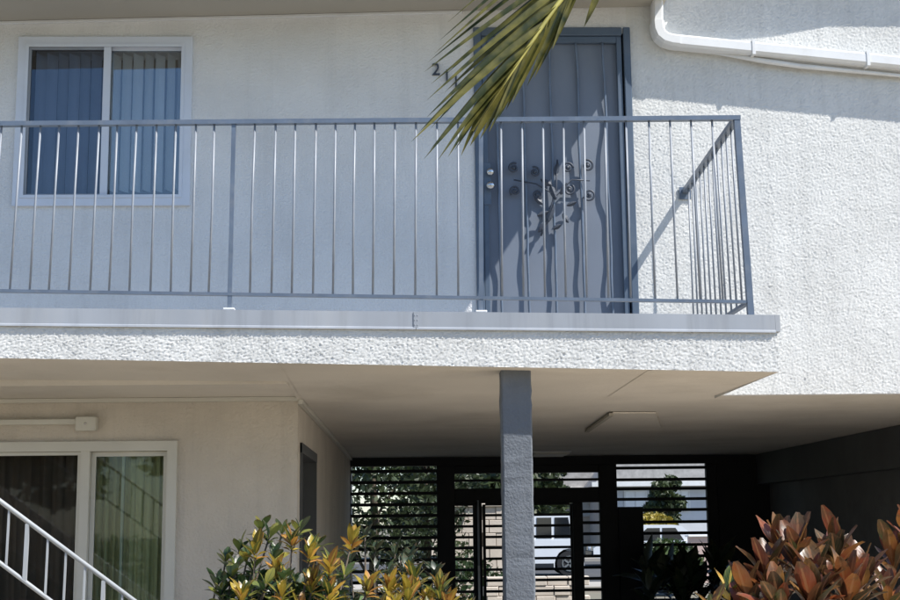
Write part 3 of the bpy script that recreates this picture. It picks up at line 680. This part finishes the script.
LM = {
 'green': leafmat('pittosporum_leaf', [(.02, .045, .018), (.04, .08, .028), (.08, .12, .035), (.18, .21, .05), (.36, .32, .06)], .28, .3, (.10, .13, .05), .05),
 'gold': leafmat('gold_croton_leaf', [(.03, .06, .018), (.13, .16, .035), (.38, .30, .04), (.50, .36, .05), (.48, .22, .05), (.20, .09, .03), (.10, .13, .03)], .3, .35, (.6, .45, .08), .09),
 'red': leafmat('bronze_croton_leaf', [(.03, .028, .014), (.11, .035, .022), (.26, .065, .025), (.27, .13, .035), (.07, .045, .02), (.19, .06, .028), (.05, .055, .02)], .34, .35, (.34, .16, .07), .07),
 'dark': leafmat('dark_shrub_leaf', [(.01, .02, .012), (.02, .035, .018), (.03, .05, .02), (.045, .05, .02)], .35, .15, (.05, .07, .03), .05),
}
def meshset(kind, wd, shape, curve, fold, n=6, wav=0, point=1):
    out = []
    for s in range(4):
        me = leafmesh('leaf', wd*(1+.12*(s-1.5)/1.5), shape, curve*(.5+.45*s), fold, n, s, wav, point); me.materials.append(LM[kind]); out.append(me)
    return out
LS = {'green': meshset('green', .46, 1.5, .10, .10, 5, 0, 0), 'gold': meshset('gold', .34, 1.1, .16, .15, 6, .02), 'red': meshset('red', .35, 1.45, .14, .16, 8, .02, 0), 'dark': meshset('dark', .3, 1.1, .2, .1, 4)}
def plant(name, label, cat, kind, base, tips, nleaf, L, spread, group=None, seed=1, stuff=0, stuff_box=None, rootr=.012, upness=.5):
    g = random.Random(seed); base = Vector(base)
    t = thing(name, label, cat, base, group); inv = Matrix.Translation(-base)
    stem = MB(); cnt = 0
    for tp in tips:
        tp = Vector(tp); k = g.uniform(.1, .3); mid = base.lerp(tp, .5)+Vector((g.uniform(-.05, .05), g.uniform(-.05, .05), -.06)); q0 = base+Vector((g.uniform(-.1, .1), g.uniform(-.1, .1), 0))
        pts = [q0, q0.lerp(mid, .5)+Vector((0, 0, .03)), mid, mid.lerp(tp, .5)+Vector((0, 0, -.02)), tp]
        stem.tube(pts, [rootr, rootr*.85, rootr*.7, rootr*.5, rootr*.3], 5)
        ax = (tp-mid).normalized().lerp(Vector((0, 0, 1)), upness).normalized()
        for i in range(nleaf):
            if cnt >= 298: break
            u_ = i/max(1, nleaf-1); phi = i*2.39996+g.uniform(-.3, .3)
            el = spread[0]+(spread[1]-spread[0])*u_+g.uniform(-.15, .15)      # angle from the axis
            s1 = ax.orthogonal().normalized(); s2 = ax.cross(s1)
            d = ax*math.cos(el)+(s1*math.cos(phi)+s2*math.sin(phi))*math.sin(el)
            o = bpy.data.objects.new('leaf', LS[kind][g.randrange(4)]); COL.objects.link(o); o.parent = t
            pos = tp-ax*(.5*L*u_+.01)-base
            sc = L*g.uniform(.6, 1.2)*(.75+.35*math.sin(math.pi*min(1, u_+.25)))
            o.matrix_local = Matrix.Translation(pos) @ (orient(d, ax, g.uniform(-.35, .35)).to_4x4()) @ Matrix.Diagonal((sc, sc, sc, 1)); cnt += 1
    so_ = stem.build('stem', M['bark'], t); so_.matrix_parent_inverse = inv
    if stuff:
        mb = MB(); uvs = []; base_me = LS[kind][1]
        (ax0_, ax1_), (ay0, ay1), (az0_, az1_) = stuff_box
        for i in range(stuff):
            c_ = Vector((g.uniform(ax0_, ax1_), g.uniform(ay0, ay1), g.uniform(az0_, az1_)))
            d = Vector((g.gauss(0, 1), g.gauss(0, 1), g.uniform(-.1, 1.3))).normalized(); m = orient(d, Vector((0, 0, 1)), g.uniform(-1, 1)); s_ = L*g.uniform(.7, 1.1)
            mb.add([c_+m@(Vector(v_.co)*s_) for v_ in base_me.vertices], [tuple(p.vertices) for p in base_me.polygons], True)
            uvs += [base_me.uv_layers[0].data[k].uv[:] for k in range(len(base_me.loops))]
        me = mb.mesh('leaf_mass', False); l_ = me.uv_layers.new(name='UVMap')
        for k, u_ in enumerate(uvs): l_.data[k].uv = u_
        o = part('leaf_mass', me, LM[kind], t, kind='stuff'); o.matrix_parent_inverse = inv
    return t
g = random.Random(5)
def T(px, py, Y): return P(px, py, Y=Y)
# dark green rosettes, left
tips = [T(262, 526, 5.7), T(283, 530, 5.6), T(240, 546, 5.6), T(248, 556, 5.4), T(226, 558, 5.6), T(217, 582, 5.5), T(232, 574, 5.4), T(254, 566, 5.4), T(274, 556, 5.5), T(228, 604, 5.4), T(245, 592, 5.3), T(266, 584, 5.2),
        T(240, 612, 5.3), T(280, 600, 5.3), T(298, 588, 5.4), T(236, 622, 5.4), T(255, 616, 5.2), T(300, 616, 5.3), T(320, 602, 5.5), T(330, 560, 5.9), T(300, 528, 5.8), T(318, 542, 5.9), T(285, 575, 5.3), T(270, 535, 5.5), T(236, 566, 5.5), T(222, 590, 5.4), T(345, 575, 5.5)]
plant('green_shrub', 'dark green shrub with small rounded leaves in front of the ground floor wall', 'shrub', 'green', (-.95, 5.6, .05), tips, 11, .068, (.35, 1.5), seed=3, stuff=3600, stuff_box=((P(232, 590, Y=5.6).x, -.3), (5.35, 5.8), (.55, 1.29)), upness=.35)
tips = [T(292, 540, 5.35), T(256, 548, 5.35), T(330, 566, 5.2), T(368, 585, 5.25), T(282, 590, 5.15), T(242, 596, 5.15), T(310, 552, 5.3), T(312, 583, 5.25), T(330, 594, 5.2), T(300, 610, 5.2), T(345, 610, 5.2), T(352, 542, 5.7), T(322, 616, 5.1), T(276, 570, 5.3)]
plant('croton_shrub', 'yellow and orange croton growing through the dark green shrub', 'shrub', 'gold', (-.6, 5.3, .05), tips, 17, .078, (.15, 1.35), seed=8, group='crotons in the planting beds', rootr=.01)
tips = [T(408, 594, 5.3), T(396, 610, 5.2), T(390, 588, 5.3), T(440, 590, 5.3), T(428, 600, 5.35), T(447, 608, 5.3), T(428, 616, 5.1), T(414, 580, 5.4), T(466, 618, 5.3), T(382, 612, 5.2)]
plant('croton_shrub', 'upright gold and coral croton left of the grey post', 'shrub', 'gold', (-.05, 5.3, .05), tips, 18, .085, (.12, 1.1), seed=12, group='crotons in the planting beds', rootr=.01)
# dark mass behind
tips = [T(g.uniform(335, 450), g.uniform(560, 615), g.uniform(6.2, 7.2)) for _ in range(20)] + [T(375, 548, 6.6), T(350, 560, 6.4), T(395, 552, 6.8), T(410, 556, 6.8), T(365, 535, 6.5)]
plant('dark_shrub', 'dark shrub in the shade between the two gold crotons', 'shrub', 'dark', (-.2, 6.6, .03), tips, 11, .085, (.3, 1.4), seed=21, stuff=800, stuff_box=((-.62, .12), (6.1, 6.9), (.4, 1.2)))
# right croton
tips = [T(798, 560, 4.2), T(836, 553, 4.3), T(768, 580, 4.2), T(816, 582, 4.1), T(812, 608, 4.0), T(848, 596, 4.1), T(780, 606, 4.0), T(750, 606, 4.2), T(862, 580, 4.35), T(782, 556, 4.35)]
plant('croton_shrub', 'large bronze leaved croton at the lower right of the frame', 'shrub', 'red', (1.25, 4.2, .03), tips, 25, .135, (.1, 1.1), seed=33, group='crotons in the planting beds', rootr=.012, upness=.6)
tips = [T(893, 560, 4.6), T(915, 540, 4.6), T(930, 580, 4.6), T(888, 600, 4.5)]
plant('croton_shrub', 'green and red croton cut by the right edge beside the bronze one', 'shrub', 'red', (1.65, 4.6, .03), tips, 15, .13, (.15, 1.2), seed=37, group='crotons in the planting beds', rootr=.01)
tips = [T(728, 590, 4.3), T(714, 612, 4.2)]
plant('croton_shrub', 'small yellow leaved croton at the foot of the large bronze one', 'shrub', 'gold', (.95, 4.2, .03), tips, 7, .10, (.3, 1.3), seed=41, group='crotons in the planting beds', rootr=.01)
# dark strap leaved plants inside the gate
for i, (px, py, Y) in enumerate(((668, 585, 14.8), (695, 580, 14.9))):
    b = P(px, 560, Y=Y); b.z = .02
    tt = [b+Vector((g.uniform(-.25, .25), g.uniform(-.2, .2), g.uniform(.7, 1.0))) for _ in range(7)]
    plant('strap_leaved_plant', ('strap leaved plant inside the gate beside the dark lock box', 'strap leaved plant inside the gate by its right post')[i], 'plant', 'dark', b, tt, 12, .38, (.2, 1.3), seed=50+i, rootr=.008, group='strap leaved plants inside the gate')

# ---------------------------------------------------------------- palm frond
def simple_leafmat(name, c0, c1, trans=.25, rough=.35, scale=6):
    m = bpy.data.materials.new(name); m.use_nodes = True; n = m.node_tree; L = n.links; b = n.nodes['Principled BSDF']; b.inputs['Roughness'].default_value = rough
    no = n.nodes.new('ShaderNodeTexNoise'); no.inputs['Scale'].default_value = scale; geo = n.nodes.new('ShaderNodeNewGeometry'); L.new(geo.outputs['Position'], no.inputs['Vector'])
    oi = n.nodes.new('ShaderNodeObjectInfo'); ad = n.nodes.new('ShaderNodeMath'); ad.operation = 'MULTIPLY_ADD'; ad.inputs[1].default_value = .4; L.new(oi.outputs['Random'], ad.inputs[0]); 
    a2 = n.nodes.new('ShaderNodeMath'); a2.operation = 'SUBTRACT'; a2.inputs[1].default_value = .2; L.new(no.outputs[0], a2.inputs[0]); L.new(a2.outputs[0], ad.inputs[2])
    cr = n.nodes.new('ShaderNodeValToRGB'); cr.color_ramp.elements[0].position = .35; cr.color_ramp.elements[1].position = .7; cr.color_ramp.elements[0].color = (*c0, 1); cr.color_ramp.elements[1].color = (*c1, 1)
    L.new(ad.outputs[0], cr.inputs[0]); L.new(cr.outputs[0], b.inputs['Base Color'])
    tr = n.nodes.new('ShaderNodeBsdfTranslucent'); L.new(cr.outputs[0], tr.inputs[0]); ms = n.nodes.new('ShaderNodeMixShader'); ms.inputs[0].default_value = trans
    L.new(b.outputs[0], ms.inputs[1]); L.new(tr.outputs[0], ms.inputs[2]); L.new(ms.outputs[0], n.nodes['Material Output'].inputs[0]); return m
M['palm'] = simple_leafmat('palm_leaflet', (.04, .05, .014), (.20, .18, .045), scale=16)
M['rachis'] = mat('palm_rachis', (.42, .38, .10), .5, .2, 10)
M['foliage'] = simple_leafmat('tree_foliage', (.03, .055, .018), (.08, .12, .03), .3, .5, 2)
M['foliage_dark'] = simple_leafmat('dark_foliage', (.018, .032, .014), (.05, .07, .025), .2, .5, 2)
M['foliage_yellow'] = simple_leafmat('yellow_foliage', (.20, .17, .03), (.42, .32, .04), .3, .5, 2)
pf = thing('palm_frond', 'drooping green palm frond hanging in from the top of the frame', 'palm frond')
YF = 4.6
r0, r1 = P(700, -190, Y=YF+.1), P(473, 131, Y=YF-.05)
mid1 = P(600, -50, Y=YF+.03); mid2 = P(554, 9, Y=YF); mid3 = P(515, 67, Y=YF-.03)
MB().tube([r0, mid1, mid2, mid3, r1], [.014, .011, .009, .006, .003], 6).build('rachis', M['rachis'], pf)
def blade(p, q, wd, sag, fold, nrm):
    mb = MB(); n = 9; vs = []; d = (q-p); side = d.cross(nrm).normalized(); nn = side.cross(d).normalized()
    for i in range(n+1):
        t = i/n; w2 = wd/2*max(.02, min(1, t*7+.35)*(1-t**2.6)); c = p+d*t+Vector((0, 0, -sag*math.sin(math.pi*t*.5)**2*0+sag*math.sin(math.pi*t)))
        vs += [c-side*w2+nn*w2*fold, c, c+side*w2+nn*w2*fold]
    return mb.add(vs, [(3*i+j, 3*i+j+1, 3*i+j+4, 3*i+j+3) for i in range(n) for j in (0, 1)], True)
Nv = Vector((-.2, -1, .35)).normalized()
def onr(t):   # point on rachis, t in 0..1 from frame top to tip
    pts = [r0, mid1, mid2, mid3, r1]; f_ = t*4; i = min(3, int(f_)); return pts[i].lerp(pts[i+1], f_-i)
lf = [((448, 22), .13, .2), ((434, 54), .22, .1), ((424, 72), .36, 0), ((427, 100), .45, -.05), ((427, 117), .56, -.05), ((411, 142), .66, -.08), ((424, 159), .74, -.1), ((438, 160), .82, -.1), ((448, 157), .90, -.1), ((461, 156), .97, -.05),
      ((419, 132), .60, .05), ((470, 128), .80, .1), ((440, 40), .18, .1), ((445, 92), .5, .12), ((431, 128), .62, .1), ((428, 62), .3, .12), ((431, 84), .42, .08), ((436, 108), .55, .1), ((455, 150), .86, .05), ((430, 150), .70, .02), ((445, 75), .38, .15), ((452, 140), .78, .08)]
for (px, py), t, dyy in lf:
    p = onr(max(.05, t-.10)); q = P(px, py, Y=YF+dyy)
    blade(p, q, .031, .010, .75+rnd.uniform(-.2, .2), (Nv+Vector((rnd.uniform(-.4, .2), 0, rnd.uniform(-.2, .4)))).normalized()).build('leaflet', M['palm'], pf, recalc=False)
for (px, py), t, dyy in (((584, 27), .0, .25), ((578, 42), .30, .1), ((541, 66), .34, .05), ((527, 86), .38, .05), ((512, 103), .46, .0), ((498, 119), .54, 0), ((489, 132), .58, 0), ((480, 139), .66, .02), ((470, 146), .8, 0), ((534, 78), .36, .12), ((506, 110), .5, .1)):
    p = onr(t+.02) if t > 0.01 else P(606, -30, Y=YF+.2)
    q = P(px, py, Y=YF+dyy-.02)
    if (px, py) == (578, 42): q = P(552, 50, Y=YF)
    blade(p, q, .032, -.004, .7+rnd.uniform(-.2, .2), (Nv+Vector((rnd.uniform(0, .7), 0, rnd.uniform(-.2, .4)))).normalized()).build('leaflet', M['palm'], pf, recalc=False)
for k in range(10):      # leaflets on the part above the frame
    t = .02+k*.022; p = onr(t); s_ = -1 if k % 2 else 1
    blade(p, p+Vector((-.25 if s_ < 0 else .05, 0.1*s_, -.1 if s_ < 0 else -.30)) + Vector((0, 0, .12)), .034, .01, .6, Nv).build('leaflet', M['palm'], pf, recalc=False)

# ---------------------------------------------------------------- trees / hedges (leaf clumps)
def crown_mesh(name, blobs, n, size, seed, mt, parent):
    gg = np.random.default_rng(seed); vs = []; fs = []; tot = sum(b[3]**2 for b in blobs)
    for (x, y, z, r) in blobs:
        k = int(n*r*r/tot)
        d = gg.normal(size=(k, 3)); d /= np.linalg.norm(d, axis=1)[:, None]; rad = r*(.55+.5*gg.random(k)**.6)
        c = np.array([x, y, z])+d*rad[:, None]*np.array([1, 1, .8])
        a = gg.normal(size=(k, 3)); a /= np.linalg.norm(a, axis=1)[:, None]; b = np.cross(a, gg.normal(size=(k, 3))); b /= np.linalg.norm(b, axis=1)[:, None]
        s = size*(.6+.8*gg.random(k))[:, None]
        q = np.stack([c-a*s, c+b*s*.45, c+a*s, c-b*s*.45], 1).reshape(-1, 3); i0 = len(vs)
        vs += q.tolist(); fs += [(i0+4*j, i0+4*j+1, i0+4*j+2, i0+4*j+3) for j in range(k)]
    me = bpy.data.meshes.new(name); me.from_pydata(vs, [], fs)
    return part(name, me, mt, parent)
def tree(name, label, cat, x, y, h, r, n=5000, size=.14, seed=1, m='foliage', trunk=.16, low=.35, group=None):
    gg = random.Random(seed); t = thing(name, label, cat, (x, y, 0), group)
    tb = MB(); tb.tube([(0, 0, 0), (.05, .02, h*.3), (-.03, .05, h*.55), (.02, 0, h*.8)], [trunk, trunk*.75, trunk*.5, trunk*.2], 8); blobs = []
    for k in range(9):
        a_ = k*2.4; zz_ = h*(low+.15+(.9-low-.15)*(k/8)); rr = r*.62*(1-.5*abs(k/8-.4)); p = Vector((rr*math.cos(a_), rr*math.sin(a_), zz_))
        tb.tube([(0, 0, zz_-h*.15), tuple(p*.6+Vector((0, 0, zz_*.36))), tuple(p)], [trunk*.35, trunk*.2, trunk*.06], 5)
        blobs.append((p.x, p.y, p.z, r*gg.uniform(.38, .55)))
    blobs.append((0, 0, h*.85, r*.5)); tb.build('trunk', M['bark'], t); crown_mesh('crown', blobs, n, size, seed, M[m], t); return t
# courtyard side, behind the viewer: seen mirrored in the glass
for i, (x, y, h, r, lab) in enumerate(((-9, -14, 5.5, 2.4, 'broad green tree at the far left end of the courtyard'), (-4.2, -16, 6.5, 2.6, 'tall green tree left of the courtyard middle'), (.5, -15, 5.2, 2.3, 'round green tree facing the breezeway'), (5.5, -17, 6, 2.5, 'green tree at the right end of the courtyard'))):
    tree('courtyard_tree', lab, 'tree', x, y, h, r, 4000, .2, 60+i, group='trees across the courtyard')
hw = thing('garden_hedge', 'clipped green hedge across the courtyard', 'hedge', (-3, -11, 0))
crown_mesh('foliage', [(-9+k*.9, 0, .7, .8) for k in range(20)], 6000, .12, 77, M['foliage'], hw)
# street side
tree('street_tree', 'dark leafy tree beyond the left louvre panel of the gate', 'tree', P(372, 500, Y=23).x, 23, 5.2, 1.9, 12000, .06, 90, 'foliage_dark', .09, .02, group='trees beyond the gate')
tree('street_tree', 'dense tree beyond the gate post left of the doorway', 'tree', P(425, 500, Y=24.5).x, 24.5, 5.0, 1.35, 9000, .06, 91, 'foliage_dark', .09, .02, group='trees beyond the gate')
tree('street_tree', 'dark tree in front of the grey house across the street', 'tree', P(664, 500, Y=62).x, 62, 3.6, .9, 3000, .14, 92, 'foliage_dark', .15, .1, group='trees beyond the gate')
tree('street_tree', 'tree over the street seen through the gate transom', 'tree', P(490, 480, Y=64).x, 64, 6.5, 4.0, 6000, .3, 93, 'foliage_dark', .2, .15, group='trees beyond the gate')
def bush(name, label, x, y, w_, h, m, n=2500, size=.1, seed=1):
    t = thing(name, label, 'bush' if name != 'street_hedge' else 'hedge', (x, y, 0)); k = max(2, int(w_/(h*.7)))
    crown_mesh('foliage', [((i/(k-1)-.5)*(w_-h*.7), 0, h*.5, h*.55) for i in range(k)], n, size, seed, M[m], t)
    MB().tube([(0, 0, 0), (0, 0, h*.6)], [.05, .02], 6).build('stem', M['bark'], t)
a, b = P(641, 515, Y=57.6).x, P(672, 515, Y=57.6).x
bush('yellow_bush', 'yellow leaved bush under the window of the grey house', (a+b)/2, 58.6, b-a, 2.0, 'foliage_yellow', 2500, .14, 4)
a, b = P(640, 545, Y=29).x, P(690, 545, Y=29).x
bush('street_hedge', 'low green hedge on the near side of the street', (a+b)/2, 29, b-a, 1.2, 'foliage', 3500, .07, 5)
bush('grass_clump', 'bright green clump at the foot of the beige garden wall', P(464, 557, Y=22).x, 22, .5, 1.05, 'foliage', 900, .06, 6)
# garden wall near the gate at left
gw = thing('garden_wall', 'low beige block wall beyond the gate left of the car', 'wall')
a, b, zt_ = P(448, 520, Y=24).x, P(503, 520, Y=24).x, P(470, 507, Y=24).z
nrow, ncol = 8, 4; bh = zt_/nrow; bl = (b-a)/ncol
for r_ in range(nrow):
    for c_ in range(ncol+1):
        x0 = a+(c_-.5*(r_ % 2))*bl; x1 = x0+bl-.012; x0 = max(x0, a); x1 = min(x1, b)
        if x1-x0 < .04: continue
        B((x0, 24+rnd.uniform(-.006, .006), r_*bh+.005), (x1, 24.2, (r_+1)*bh-.006), .005).build('block', M['gardenwall'], gw)
B((a, 24.02, 0), (b-.02, 24.18, zt_-.01)).build('mortar', M['concrete'], gw)
B((a-.03, 23.96, zt_), (b+.03, 24.24, zt_+.06), .01).build('coping', M['gardenwall'], gw)

# ---------------------------------------------------------------- vehicles
def car(name, label, cat, x, y, L, H, body, suv=True, group='vehicles parked in the street', gc=.25):
    """side-on car, nose towards -x, built around its own origin on the ground"""
    t = thing(name, label, cat, (x, y, 0), group); hw_ = .9; wr = .36 if suv else .32
    f_, r_ = (-L*.31, L*.37) if suv else (-L*.31, L*.29)
    def X(v_): return v_*L
    def arch(cx): return [(cx+(wr+.07)*math.cos(a_), wr+(wr+.07)*math.sin(a_)) for a_ in [math.pi*(1-k/8) for k in range(9)]]
    bl_ = H*.58
    low = [(X(-.5), gc+.05), (f_-wr-.07, gc)] + arch(f_) + [(f_+wr+.07, gc), (r_-wr-.07, gc)] + arch(r_) + [(r_+wr+.07, gc), (X(.5), gc+.08), (X(.5), bl_-.02), (X(.47), bl_)]
    low += [(X(-.22), bl_), (X(-.46), bl_-.10), (X(-.5), bl_-.22)]
    MB().prism(low, -hw_, hw_).build('body', body, t)
    if suv: cab = [(X(-.22), bl_+.002), (X(-.12), H-.04), (X(-.08), H), (X(.40), H), (X(.445), H-.05), (X(.475), bl_+.002)]
    else: cab = [(X(-.22), bl_+.002), (X(-.06), H-.03), (X(0), H), (X(.17), H), (X(.24), H-.04), (X(.40), bl_+.002)]
    MB().prism(cab, -hw_+.09, hw_-.09).build('cabin', body, t)
    ws = ([(X(-.19), X(-.115), X(.045)), (X(.065), X(.065), X(.21)), (X(.235), X(.235), X(.40))] if suv else [(X(-.17), X(-.05), X(.06)), (X(.075), X(.075), X(.26))])
    for s_ in (-1, 1):
        for i_, (a0, a1, b0) in enumerate(ws):
            b1 = b0 if not (i_ == len(ws)-1) else b0-(.03*L if suv else .07*L)
            MB().prism([(a0, bl_+.04), (b0, bl_+.04), (b1, H-.11), (a1+.02, H-.11)], s_*(hw_-.09), s_*(hw_-.078)).build('window', M['carglass'], t)
        for cx in (f_, r_):
            wh = MB().disc((cx, wr), wr, s_*(hw_-.22), s_*(hw_-.01), 24).build('wheel', M['rubber'], t)
            mb = MB().disc((cx, wr), wr*.62, s_*(hw_-.03), s_*(hw_+.005), 16, wr*.52)
            for k in range(5):
                a_ = k*2*math.pi/5; mb.bar((cx, s_*(hw_-.005), wr), (cx+wr*.58*math.cos(a_), s_*(hw_-.005), wr+wr*.58*math.sin(a_)), .05, .02)
            mb.build('rim', M['steel'], wh)
        MB().box((X(-.505), s_*.45, bl_-.3), (X(-.47), s_*.82, bl_-.14)).build('headlight', M['steel'], t)
        MB().box((X(.475), s_*.7, bl_-.32), (X(.504), s_*.88, bl_-.05)).build('tail_light', M['pinkwall'], t)
        MB().box((X(-.15), s_*(hw_), bl_), (X(-.15)+.16, s_*(hw_+.16), bl_+.14), .02).build('mirror', body, t)
        MB().box((f_+wr+.1, s_*hw_, gc-.02), (r_-wr-.1, s_*(hw_+.02), gc+.12)).build('sill', M['cardark'], t)
    MB().box((X(-.515), -hw_+.05, gc+.05), (X(-.49), hw_-.05, gc+.28), .02).build('bumper', M['cardark'], t)
    MB().box((X(.49), -hw_+.05, gc+.05), (X(.515), hw_-.05, gc+.28), .02).build('bumper', M['cardark'], t)
    return t
YS = 41
wx0, wx1 = P(495, 558, Y=YS).x, P(566, 558, Y=YS).x
Ls = (wx1-wx0)/.68
car('parked_suv', 'white suv with dark windows parked in the street behind the post', 'suv', wx0+.31*Ls, YS, Ls, P(550, 514, Y=YS).z, M['carwhite'])
YC = 50
a, b = P(628, 530, Y=YC).x, P(686, 530, Y=YC).x
car('parked_car', 'white car parked across the street right of the suv', 'car', (a+b)/2-.3, YC, 4.3, 1.42, M['carwhite'], False)
YD = 32.0+2.5
car('parked_car', 'pale blue car half hidden at the right louvre panel of the gate', 'car', P(712, 550, Y=YD).x+1.2, YD, 4.2, 1.1, M['carblue'], False)
# ---------------------------------------------------------------- house across the street
hs = thing('neighbour_house', 'grey house with pale windows across the street seen through the right louvres', 'house')
YH = 66
xa_, xb_ = P(600, 500, Y=YH).x, P(760, 500, Y=YH).x
MB().box((xa_, YH, 0), (xb_, YH+8, P(660, 486, Y=YH).z)).build('wall', M['housewall'], hs)
z0 = P(660, 486, Y=YH).z
MB().prism([(xa_-.4, z0+.002), (xb_+.4, z0+.002), (xb_-1.2, z0+2.0), (xa_+1.2, z0+2.0)], YH-.5, YH+8.5).build('roof', M['houseroof'], hs)
B((xa_-.45, YH-.62, z0-.02), (xb_+.45, YH-.5, z0+.2)).build('fascia', M['white'], hs)
for (p0_, p1_) in ((624, 647), (672, 690), (712, 735)):
    wo = ring(MB(), P(p0_, 500, Y=YH).x, P(p1_, 500, Y=YH).x, P(650, 512, Y=YH).z, P(650, 490, Y=YH).z, .08, YH-.06, YH-.002).build('window', M['white'], hs)
    B((P(p0_, 500, Y=YH).x+.08, YH-.03, P(650, 512, Y=YH).z+.08), (P(p1_, 500, Y=YH).x-.08, YH-.005, P(650, 490, Y=YH).z-.08)).build('pane', M['vane'], wo)
    xm = (P(p0_, 500, Y=YH).x+P(p1_, 500, Y=YH).x)/2; B((xm-.03, YH-.055, P(650, 512, Y=YH).z+.08), (xm+.03, YH-.031, P(650, 490, Y=YH).z-.08)).build('mullion', M['white'], wo)
h2 = thing('beige_house', 'beige house with a white fascia across the street above the suv', 'house')
xa_, xb_ = P(430, 500, Y=70).x, P(598, 500, Y=70).x
z0 = P(560, 492, Y=70).z
MB().box((xa_, 70, 0), (xb_, 78, z0)).build('wall', M['gardenwall'], h2)
MB().prism([(xa_-.4, z0+.002), (xb_+.4, z0+.002), (xb_-1.5, z0+2.4), (xa_+1.5, z0+2.4)], 69.4, 78.6).build('roof', M['houseroof'], h2)
B((xa_-.45, 69.3, z0-.05), (xb_+.45, 69.4, z0+.2)).build('fascia', M['white'], h2)
for (p0_, p1_) in ((536, 556), (575, 592), (465, 490)):
    wo = ring(MB(), P(p0_, 500, Y=70).x, P(p1_, 500, Y=70).x, P(550, 517, Y=70).z, P(550, 500, Y=70).z, .08, 69.93, 69.998).build('window', M['white'], h2)
    B((P(p0_, 500, Y=70).x+.08, 69.96, P(550, 517, Y=70).z+.08), (P(p1_, 500, Y=70).x-.08, 69.99, P(550, 500, Y=70).z-.08)).build('pane', M['vane_dim'], wo)
pk = thing('pink_wall', 'short pink stucco pillar wall beyond the hedge at right', 'wall')
B((P(690, 540, Y=31.5).x, 31.5, .13), (P(712, 540, Y=31.5).x, 31.8, P(700, 537, Y=31.5).z), .01).build('pillar', M['pinkwall'], pk)
B((P(688, 540, Y=31.5).x, 31.45, P(700, 537, Y=31.5).z), (P(714, 540, Y=31.5).x, 31.85, P(700, 535, Y=31.5).z), .01).build('cap', M['white'], pk)
# low white paver wall right behind the door
pw = thing('paver_wall', 'low wall of pale blocks just beyond the gate doorway', 'wall')
Yp = 21
for r_, (ya, yb) in enumerate(((577, 586), (586.6, 596), (596.6, 606))):
    px = 487-4*(r_ % 2)
    while px < 580:
        p1_ = px+16+rnd.uniform(-2, 6)
        B((P(px, 580, Y=Yp).x, Yp+rnd.uniform(-.01, .01), P(520, yb, Y=Yp).z), (P(p1_-.7, 580, Y=Yp).x, Yp+.2, P(520, ya, Y=Yp).z), .008).build('block', M['gardenwall'], pw); px = p1_
